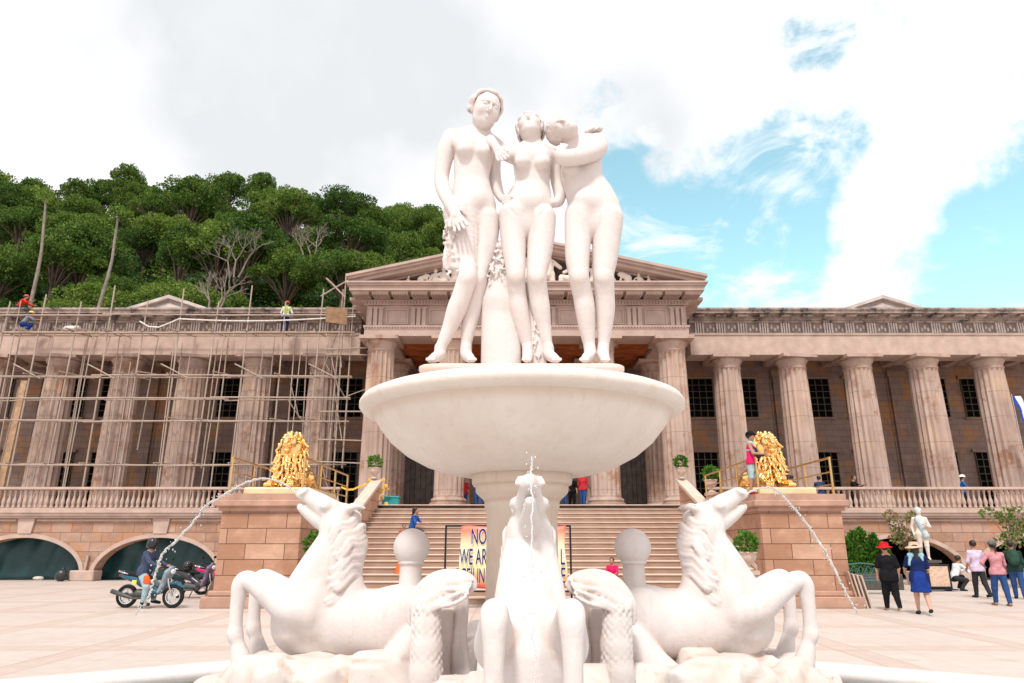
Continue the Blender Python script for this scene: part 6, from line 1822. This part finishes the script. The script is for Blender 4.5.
# the print turns back to red towards the top corners
mapr = nt_.nodes.new('ShaderNodeMapRange'); nt_.links.new(wv_.outputs[0], mapr.inputs['Value']); mapr.inputs['From Min'].default_value = 1.15; mapr.inputs['From Max'].default_value = 1.7
old = b_.inputs['Base Color'].links[0].from_socket
nt_.links.new(mix(nt_, mapr.outputs['Result'], old, (.78, .13, .08)), b_.inputs['Base Color'])
xl2, xr2 = W(460, 560, SY).x, W(566, 560, SY).x; zb_, zt2 = W(500, 588, SY).z, W(500, 526, SY).z
vs = []; fs = []; nx_ = 40; nz_ = 12
for j in range(nz_):
    for i in range(nx_):
        t = i / (nx_ - 1); u_ = j / (nz_ - 1)
        vs.append((xl2 + (xr2 - xl2) * t + .03 * math.sin(u_ * 7) * (t > .97) - .02 * math.sin(u_ * 5) * (t < .03), SY - .03 + .02 * math.sin(t * 16), zb_ + (zt2 - zb_) * u_ + .015 * math.sin(t * 20)))
fs = [(j * nx_ + i, j * nx_ + i + 1, (j + 1) * nx_ + i + 1, (j + 1) * nx_ + i) for j in range(nz_ - 1) for i in range(nx_ - 1)]
sg = thing('sign_banner', 'red and yellow printed banner with large navy letters', 'banner', ((xl2 + xr2) / 2, SY - .03, zb_))
pn = mkobj('panel', vs, fs, m_, sg, world=True, smooth=True)
sd = pn.modifiers.new('thick', 'SOLIDIFY'); sd.thickness = .012; sd.offset = 1
navy = F('navy_ink', (.015, .03, .18)); whiteink = F('white_ink', (.8, .78, .74))
def text(s, x, z, h, sx, mat_, y, nm='lettering'):
    cu = bpy.data.curves.new('t', 'FONT'); cu.body = s; cu.size = 1; cu.extrude = .004; cu.offset = .0
    o = bpy.data.objects.new('t', cu); COL.objects.link(o)
    dg = bpy.context.evaluated_depsgraph_get(); me = bpy.data.meshes.new_from_object(o.evaluated_get(dg)); bpy.data.objects.remove(o)
    q = bpy.data.objects.new(nm, me); COL.objects.link(q); me.materials.clear(); me.materials.append(mat_); q.parent = sg
    k_ = h / .70
    for v in me.vertices:
        v.co = Vector((v.co.x * k_ * sx, -v.co.z, v.co.y * k_))
    q.location = Vector((x, y, z)) - off(sg)
    return q
for s_, px, pyb, hpx, sx in (('NOW', 471, 544, 15, .46), ('WE ARE', 459.5, 564.5, 15.5, .40), ('CEILIN', 460.5, 583, 14.5, .40), ('L', 560, 564.5, 15.5, .46), ('E', 560.5, 583, 15, .50)):
    mp_ = MPP(pyb, SY); w = W(px, pyb, SY)
    text(s_, w.x + .02, w.z - .015, hpx * mp_ * .98, sx, whiteink, SY - .065); text(s_, w.x, w.z, hpx * mp_, sx, navy, SY - .078)

# stacked boards leaning on the right pedestal
for i, (x, h_) in enumerate(((8.86, .92), (8.96, .86), (9.06, .84), (9.17, .82))):
    o = MB().box(-.02, .02, -.02, .75, 0, h_).build('leaning_board', M['urn'] if i else F('board_tan', (.45, .30, .22)), None); o.location = (x + .12, 18.85, 0.0); o.rotation_euler = (0, -.20, 0)
    tag(o, ['tan board leaning on the right pedestal, innermost of the stack', 'grey board leaning at the right pedestal, second in the stack', 'grey board leaning at the right pedestal, third in the stack', 'grey board leaning at the right pedestal, outermost of the stack'][i], 'board', 'boards leaning on the right pedestal')
w = G(208, 606); o = MB().box(-.14, .14, -.03, .03, 0, 1.25, .01).build('leaning_board', fabric('brown_board', (.16, .11, .09)), None); o.location = (w.x - .05, w.y, 0.02); o.rotation_euler = (0, .38, 0); tag(o, 'dark brown board leaning against the left pedestal by the motorbikes', 'board')

# bench
def lattice(mb, x0, x1, z0, z1, y, n):
    for i in range(n):
        a = x0 + (x1 - x0) * i / n; b = x0 + (x1 - x0) * (i + 1) / n
        mb.tube([(a, y, z0), (b, y, z1)], .012, 5); mb.tube([(b, y, z0), (a, y, z1)], .012, 5)
        pts = [((a + b) / 2 + (b - a) * .3 * math.cos(t), y, (z0 + z1) / 2 + (z1 - z0) * .3 * math.sin(t)) for t in [k_ * PI / 4 for k_ in range(9)]]
        mb.tube(pts, .010, 5)
gm = F('green_iron', (.06, .15, .15), .5)
bl = G(864, 591)
bn = thing('garden_bench', 'ornate green iron bench below the right terrace in front of the shrubs', 'bench', (W(866, 580, 24.2).x, 24.2, 0))
mb = MB().tube([(-.75, 0.25, .85), (-.4, .25, .93), (0, .25, .97), (.4, .25, .93), (.75, .25, .85)], .02, 6).tube([(-.75, .25, .5), (.75, .25, .5)], .018, 6); lattice(mb, -.75, .75, .5, .88, .25, 6)
mb.build('backrest', gm, bn)
mb = MB()
for i in range(7): mb.box(-.75, .75, -.25 + i * .07, -.20 + i * .07, .43, .45)
mb.build('seat', gm, bn)
for sx in (-.72, .72):
    for sy, top in ((-.24, .65), (.24, .88)):
        MB().tube([(sx, sy * 1.15, 0), (sx, sy, .25), (sx, sy, top)], [.025, .02, .018], 6).build('leg', gm, bn)
    MB().tube([(sx, -.24, .65), (sx, 0, .68), (sx, .24, .62)], .018, 6).build('armrest', gm, bn)
# shrubs in a long trough
tg = thing('planter_trough', 'low dark stone trough holding the green shrubs behind the bench', 'planter', (W(865, 570, 26.5).x, 26.5, 0))
MB().box(-1.2, 1.2, -.3, .3, 0, .55, .03).build('trough', fabric('dark_stone', (.10, .09, .085)), tg)
MB().box(-1.12, 1.12, -.24, .24, .50, .565).build('soil', M['bark'], tg)
rnd = random.Random(14)
for i, (px, h_) in enumerate(((846, 1.15), (855, 1.35), (865, 1.5), (875, 1.25), (884, .95))):
    w = W(px, 560, 26.5 + rnd.uniform(-.1, .1))
    th = thing('conifer_shrub', ['leftmost bright green upright shrub in the trough, beside the pedestal', 'second bright green shrub from the pedestal in the trough', 'tallest bright green shrub in the middle of the trough', 'fourth bright green shrub in the trough', 'smallest bright green shrub at the right end of the trough'][i], 'shrub', (w.x, w.y, .54), 0, 'green shrubs in the stone trough')
    MB().tube([(0, 0, 0), (0, 0, h_ * .7)], [.03, .01], 6).build('stem', M['bark'], th)
    mb = MB()
    for j in range(9):
        z = .12 + h_ * j / 9; r = .34 * (1 - .7 * (j / 9) ** 1.3)
        leafy(mb, (rnd.uniform(-.06, .06), rnd.uniform(-.06, .06), z), (r, r * .8, .16), 80, .13, rnd, .9)
    mb.build('foliage', M['leaf_bright'], th)
def flowering(px, py0, d, h_, r, lab, seed):
    rnd = random.Random(seed); w = W(px, py0, d)
    th = thing('flowering_shrub', lab, 'shrub', (w.x, d, 0), 0, 'flowering shrubs in pots')
    MB().lathe([(.2, 0), (.24, .3), (.30, .5), (.32, .52), (.28, .52), (.2, .45)], 0, 0, 20).build('pot', M['urn'], th, smooth=True)
    tb = MB().tube([(0, 0, .45), (.03, 0, h_ * .5), (0, 0, h_ * .8)], [.04, .03, .02], 6)
    mb = MB()
    for i in range(11):
        c = Vector((rnd.uniform(-r, r), rnd.uniform(-r, r) * .7, h_ * rnd.uniform(.55, 1.0))); tb.tube([(0, 0, h_ * .45), c * .5 + Vector((0, 0, h_ * .25)), c], [.02, .014, .008], 5)
        leafy(mb, c, (.28, .25, .22), 60, .13, rnd)
    tb.build('stem', M['bark'], th, smooth=True); mb.build('foliage', M['leaf_pink'], th)
flowering(910, 560, 29.5, 2.9, .5, 'pink flowering shrub left of the white standing statue', 3)
flowering(1016, 560, 27.5, 3.0, .75, 'large pink flowering shrub at the right edge under the balustrade', 5)
# white statue on a dark pedestal
SYs = 28.0
ws = W(926, 560, SYs)
Js = skeleton(1.95, -3, (10, 18, 95, 40), (-10, 16, 30), (4, 3), (-4, 16), headp=-15)
Js = Js
stt = person('garden_statue', 'white classical standing statue on a dark plinth in front of the right terrace', (ws.x, SYs, ws.z), R(-20), Js, 1.95, None, None, cat='statue', allmat=M['relief'], fat=1.25)
S5 = Sculpt(.02); S5.cone(Js['chest'] + Vector((-.1, -.1, .12)), Js['pelvis'] + Vector((.12, -.08, -.1)), .10, .13, .05).ell(Js['head'] + Vector((0, .05, .05)), (.14, .15, .14), .03)
sculpt_obj(S5, 'drapery', fabric('blue_white_glaze', (.50, .58, .62)), stt)
pl_ = thing('statue_plinth', 'dark stepped plinth under the white standing statue', 'plinth', (ws.x, SYs, 0))
MB().box(-.4, .4, -.4, .4, 0, .2).box(-.3, .3, -.3, .3, .2, ws.z - .1).box(-.38, .38, -.38, .38, ws.z - .1, ws.z - .001).build('plinth', fabric('dark_stone', (.1, .1, .1)), pl_)
# black framed board on dark table
wb = W(941, 590, 25.6)
bd = thing('framed_board', 'black framed beige board standing right of the woman in navy', 'notice board', (wb.x, 25.6, 0))
z0_, z1_ = W(941, 587, 25.6).z, W(941, 566, 25.6).z
MB().box(-.42, .42, -.03, .03, z0_ - .05, z1_ + .06, .01).build('frame', M['blackmetal'], bd)
MB().box(-.34, .34, -.045, -.031, z0_ + .02, z1_ - .01).build('panel', fabric('beige_board', (.62, .44, .33)), bd)
for s in (-.38, .38): MB().box(s - .03, s + .03, .031, .40, 0, .05).build('foot', M['blackmetal'], bd)
MB().box(-.50, .50, -.2, .2, 0.051, z0_ - .06).build('base_box', fabric('navy_box', (.02, .03, .06)), bd)
# dark low table behind
# teal cooler at the top of the stair, caution tape
wc = W(391, 505, 28.9)
cl = thing('cooler_box', 'teal plastic cooler box at the top left of the stair', 'cooler', (wc.x, 28.9, FL))
MB().box(-.34, .34, -.22, .22, .002, .30, .03).build('tub', fabric('teal_plastic', (.01, .26, .27), .4), cl); MB().box(-.36, .36, -.24, .24, .302, .38, .02).build('lid', fabric('teal_plastic', (.01, .26, .27), .4), cl)
tape = fabric('caution_tape', (.72, .42, .04), .5)
pts = [W(341 + i * 6, 488 + 3 * math.sin(i * 1.1), 28.4) for i in range(9)]
mb = MB()
for a, b in zip(pts, pts[1:]): mb.add([a, b, b + Vector((0, .01, .08)), a + Vector((0, .01, .08))], [(0, 1, 2, 3)])
for px in (370, 383):
    for i in range(5):
        a = W(px + 3 * math.sin(i * 2), 480 + i * 6, 28.35); mb.ell(a, (.09, .03, .09), 6, 5)
o = mb.build('caution_tape', tape, None, origin=tuple(pts[0])); tag(o, 'yellow caution tape tied across the top of the left stair parapet', 'caution tape')
x, y, z, i_ = on_step(399, 577)
o = MB().lathe([(.16, 0), (.15, .03), (.05, .42), (.03, .48)], 0, 0, 16).build('traffic_cone', fabric('cone_orange', (.75, .14, .03), .5), None); o.location = (x, y + .25, z); tag(o, 'small orange cone on the lower stair behind the left marble ball', 'cone')
# flag on the far right column bay
fa, fb = W(1012, 396, 33.0), W(1022, 432, 33.0)
fl_ = thing('flag', 'blue and white flag hanging at the far right edge between the columns', 'flag', (fa.x, 33.0, fb.z - 3))
MB().tube([(fa.x, 33.02, FL + 1.0), (fa.x, 33.02, fa.z + .1)], .02, 6).build('flag_pole', M['chrome'], fl_, world=True)
for nm, x0_, x1_, mt in (('blue_stripe', .02, .16, fabric('flag_blue', (.03, .07, .35))), ('white_stripe', .162, .42, fabric('flag_white', (.7, .7, .7)))):
    vs = []; 
    for i in range(12):
        z = fa.z - i * .17; sh_ = .035 * i
        for xx in (x0_, x1_): vs.append((fa.x + xx + sh_, 33.0 + .05 * math.sin(i + xx * 8), z))
    fs = [(2 * i, 2 * i + 1, 2 * i + 3, 2 * i + 2) for i in range(11)]
    o = mkobj(nm, vs, fs, mt, fl_, world=True, smooth=True)
# litter at the foot of the left arches
for px, py, sx, lab in ((38, 580, .25, 'white plastic sack on the ground before the leftmost arch'), (46, 579, .14, 'small pale rag on the ground before the leftmost arch')):
    w = G(px, py); o = MB().ell((0, 0, .08), (sx, sx * .6, .09), 12, 8).ell((sx * .5, .02, .06), (sx * .5, sx * .5, .07), 8, 6).build('sack' if sx > .2 else 'rag', fabric('sackcloth', (.62, .58, .55)), None, smooth=True); o.location = w; tag(o, lab, 'sack' if sx > .2 else 'rag')
w = G(106, 579); o = MB().box(-.05, .05, -.05, .05, 0, 1.1).build('prop_post', M['bamboo'], None); o.location = (w.x, 32.4, 0); o.rotation_euler = (0, .06, 0); tag(o, 'pale wooden prop leaning inside the arch behind the rider', 'post')
rnd = random.Random(2); mb = MB()
w = G(99, 578); th = thing('debris_bag', 'dark rubbish bag slumped by the arch pier', 'bag', (w.x + .1, 32.1, 0))
MB().ell((0, 0, .26), (.28, .24, .27), 12, 9).ell((.04, 0, .52), (.08, .08, .08), 8, 6).build('bag', fabric('bin_bag', (.025, .025, .028), .35), th, smooth=True)
EXPO = 1.05
SUN_E = 1.55
CLOUD_LIGHT = (5.9, 5.85, 5.9); CLOUD_DARK = (4.05, 4.2, 4.35)
DARK_SPOTS = [(300, 60, R(19), .95), (420, 150, R(14), .7), (240, 130, R(7), .5), (600, 90, R(9), .6), (650, 140, R(8), .5), (180, -60, R(14), .6)]
SKY_TINT = (1.75, 1.98, 1.38)
BLUE_SPOTS = [(780, 190, R(8), .55), (690, 245, R(12), .78), (770, 265, R(9), .45), (640, 220, R(7), .3), (1010, 235, R(8), .85), (960, 295, R(8), .75), (812, 38, R(3.2), .62), (845, 140, R(4), .5), (620, 130, R(5), .35), (700, 300, R(8), .3),
              (120, 130, R(14), -.7), (300, 90, R(16), -.5), (875, 250, R(6), -.6), (900, 150, R(8), -.45), (700, 60, R(10), -.3)]
# ================================================================== SKY, SUN, CAMERA
world = bpy.data.worlds.new('World'); SC.world = world; world.use_nodes = True
nt = world.node_tree; bg = nt.nodes['Background']
sky = nt.nodes.new('ShaderNodeTexSky'); sky.sky_type = 'NISHITA'; sky.sun_disc = False
SUN_EL, SUN_AZ = R(56), R(-166)      # azimuth measured from +Y towards +X
sky.sun_elevation = SUN_EL; sky.sun_rotation = SUN_AZ
sky.air_density = 1.0; sky.dust_density = 1.2; sky.ozone_density = 1.5
tc = nt.nodes.new('ShaderNodeTexCoord')
def wdir(px, py):
    w = W(px, py, 10) - Vector((0, 0, 1.6)); return w.normalized()
def vmath(op, a, b=None):
    n = nt.nodes.new('ShaderNodeVectorMath'); n.operation = op
    for s_, v in ((n.inputs[0], a), (n.inputs[1], b)):
        if v is None: continue
        if isinstance(v, bpy.types.NodeSocket): nt.links.new(v, s_)
        else: s_.default_value = v
    return n
def fmath(op, a, b=None, c=None, clamp=False):
    n = nt.nodes.new('ShaderNodeMath'); n.operation = op; n.use_clamp = clamp
    for s_, v in zip(n.inputs, (a, b, c)):
        if v is None: continue
        if isinstance(v, bpy.types.NodeSocket): nt.links.new(v, s_)
        else: s_.default_value = v
    return n.outputs[0]
gen = tc.outputs['Generated']
n1 = nt.nodes.new('ShaderNodeTexNoise'); n1.inputs['Scale'].default_value = 4.6; n1.inputs['Detail'].default_value = 9; n1.inputs['Roughness'].default_value = .58; n1.inputs['Distortion'].default_value = .25
nt.links.new(gen, n1.inputs['Vector'])
n2 = nt.nodes.new('ShaderNodeTexNoise'); n2.inputs['Scale'].default_value = 11; n2.inputs['Detail'].default_value = 8; n2.inputs['Roughness'].default_value = .65
nt.links.new(gen, n2.inputs['Vector'])
# openings in the cloud cover: wide soft areas broken up by the noise
def opening(px, py, rad, amt):
    d = wdir(px, py)
    dp = vmath('DOT_PRODUCT', gen, d).outputs['Value']
    t = fmath('SUBTRACT', dp, math.cos(rad)); t = fmath('DIVIDE', t, 1 - math.cos(rad), clamp=True)
    return fmath('MULTIPLY', t, amt)
tot = None
for q in BLUE_SPOTS:
    o = opening(*q); tot = o if tot is None else fmath('ADD', tot, o)
tot = fmath('MINIMUM', tot, .9)
nz = fmath('ADD', fmath('MULTIPLY', n1.outputs['Fac'], 1.0), fmath('MULTIPLY', n2.outputs['Fac'], .55))
hole = fmath('ADD', tot, fmath('MULTIPLY', fmath('SUBTRACT', nz, .775), -2.4))
blue = nt.nodes.new('ShaderNodeMapRange'); blue.interpolation_type = 'SMOOTHSTEP'
nt.links.new(hole, blue.inputs['Value']); blue.inputs['From Min'].default_value = .22; blue.inputs['From Max'].default_value = .72
# cloud brightness: bright tops and thinner grey veils
n3 = nt.nodes.new('ShaderNodeTexNoise'); n3.inputs['Scale'].default_value = 1.9; n3.inputs['Detail'].default_value = 6; n3.inputs['Roughness'].default_value = .5
mp = nt.nodes.new('ShaderNodeMapping'); mp.inputs['Location'].default_value = (1.7, .4, 2.2); nt.links.new(gen, mp.inputs['Vector']); nt.links.new(mp.outputs[0], n3.inputs['Vector'])
dk = None
for q in DARK_SPOTS:
    o = opening(*q); dk = o if dk is None else fmath('ADD', dk, o)
dk = fmath('MULTIPLY', dk, fmath('MULTIPLY_ADD', fmath('SUBTRACT', n3.outputs['Fac'], .5), 4.6, 1.0, clamp=False), clamp=True)
dk = fmath('ADD', dk, fmath('MULTIPLY', fmath('SUBTRACT', n1.outputs['Fac'], .5), .9), clamp=True)
cloudc = mix(nt, dk, CLOUD_LIGHT, CLOUD_DARK)
boost = mix(nt, 1.0, sky.outputs['Color'], SKY_TINT, 'MULTIPLY')
wisp = nt.nodes.new('ShaderNodeTexNoise'); wisp.inputs['Scale'].default_value = 6; wisp.inputs['Detail'].default_value = 9; wisp.inputs['Roughness'].default_value = .62; wisp.inputs['Distortion'].default_value = .6
mp2 = nt.nodes.new('ShaderNodeMapping'); mp2.inputs['Scale'].default_value = (1, 1, 2.2); mp2.inputs['Location'].default_value = (4, 2, 1); nt.links.new(gen, mp2.inputs['Vector']); nt.links.new(mp2.outputs[0], wisp.inputs['Vector'])
wf = nt.nodes.new('ShaderNodeMapRange'); nt.links.new(wisp.outputs['Fac'], wf.inputs['Value']); wf.inputs['From Min'].default_value = .50; wf.inputs['From Max'].default_value = .70; wf.inputs['To Max'].default_value = .9; wf.interpolation_type = 'SMOOTHSTEP'
boost = mix(nt, wf.outputs['Result'], boost, CLOUD_LIGHT)
fin = mix(nt, blue.outputs['Result'], cloudc, boost)
nt.links.new(fin, bg.inputs['Color']); bg.inputs['Strength'].default_value = .10

sl_ = bpy.data.lights.new('sun', 'SUN'); sl_.energy = SUN_E; sl_.angle = R(8); sl_.color = (1, .95, .88)
so = bpy.data.objects.new('sun', sl_); COL.objects.link(so)
dv = Vector((math.sin(SUN_AZ) * math.cos(SUN_EL), math.cos(SUN_AZ) * math.cos(SUN_EL), math.sin(SUN_EL)))
so.rotation_euler = (-dv).to_track_quat('-Z', 'Y').to_euler(); so.location = dv * 60
cam = bpy.data.cameras.new('camera'); cam.lens = 24.01; cam.sensor_width = 36; cam.clip_end = 2000; cam.clip_start = .05
co_ = bpy.data.objects.new('camera', cam); COL.objects.link(co_)
co_.location = (0, 0, 1.6); co_.rotation_euler = (R(90 + 16.5), 0, 0)
SC.camera = co_
vs_ = SC.view_settings
vs_.view_transform = 'Standard'; vs_.look = 'None'; vs_.exposure = EXPO; vs_.gamma = 1; vs_.use_curve_mapping = False
SC.cycles.max_bounces = 7; SC.cycles.diffuse_bounces = 4; SC.cycles.glossy_bounces = 3; SC.cycles.transmission_bounces = 6; SC.cycles.transparent_max_bounces = 8
SC.cycles.use_denoising = True
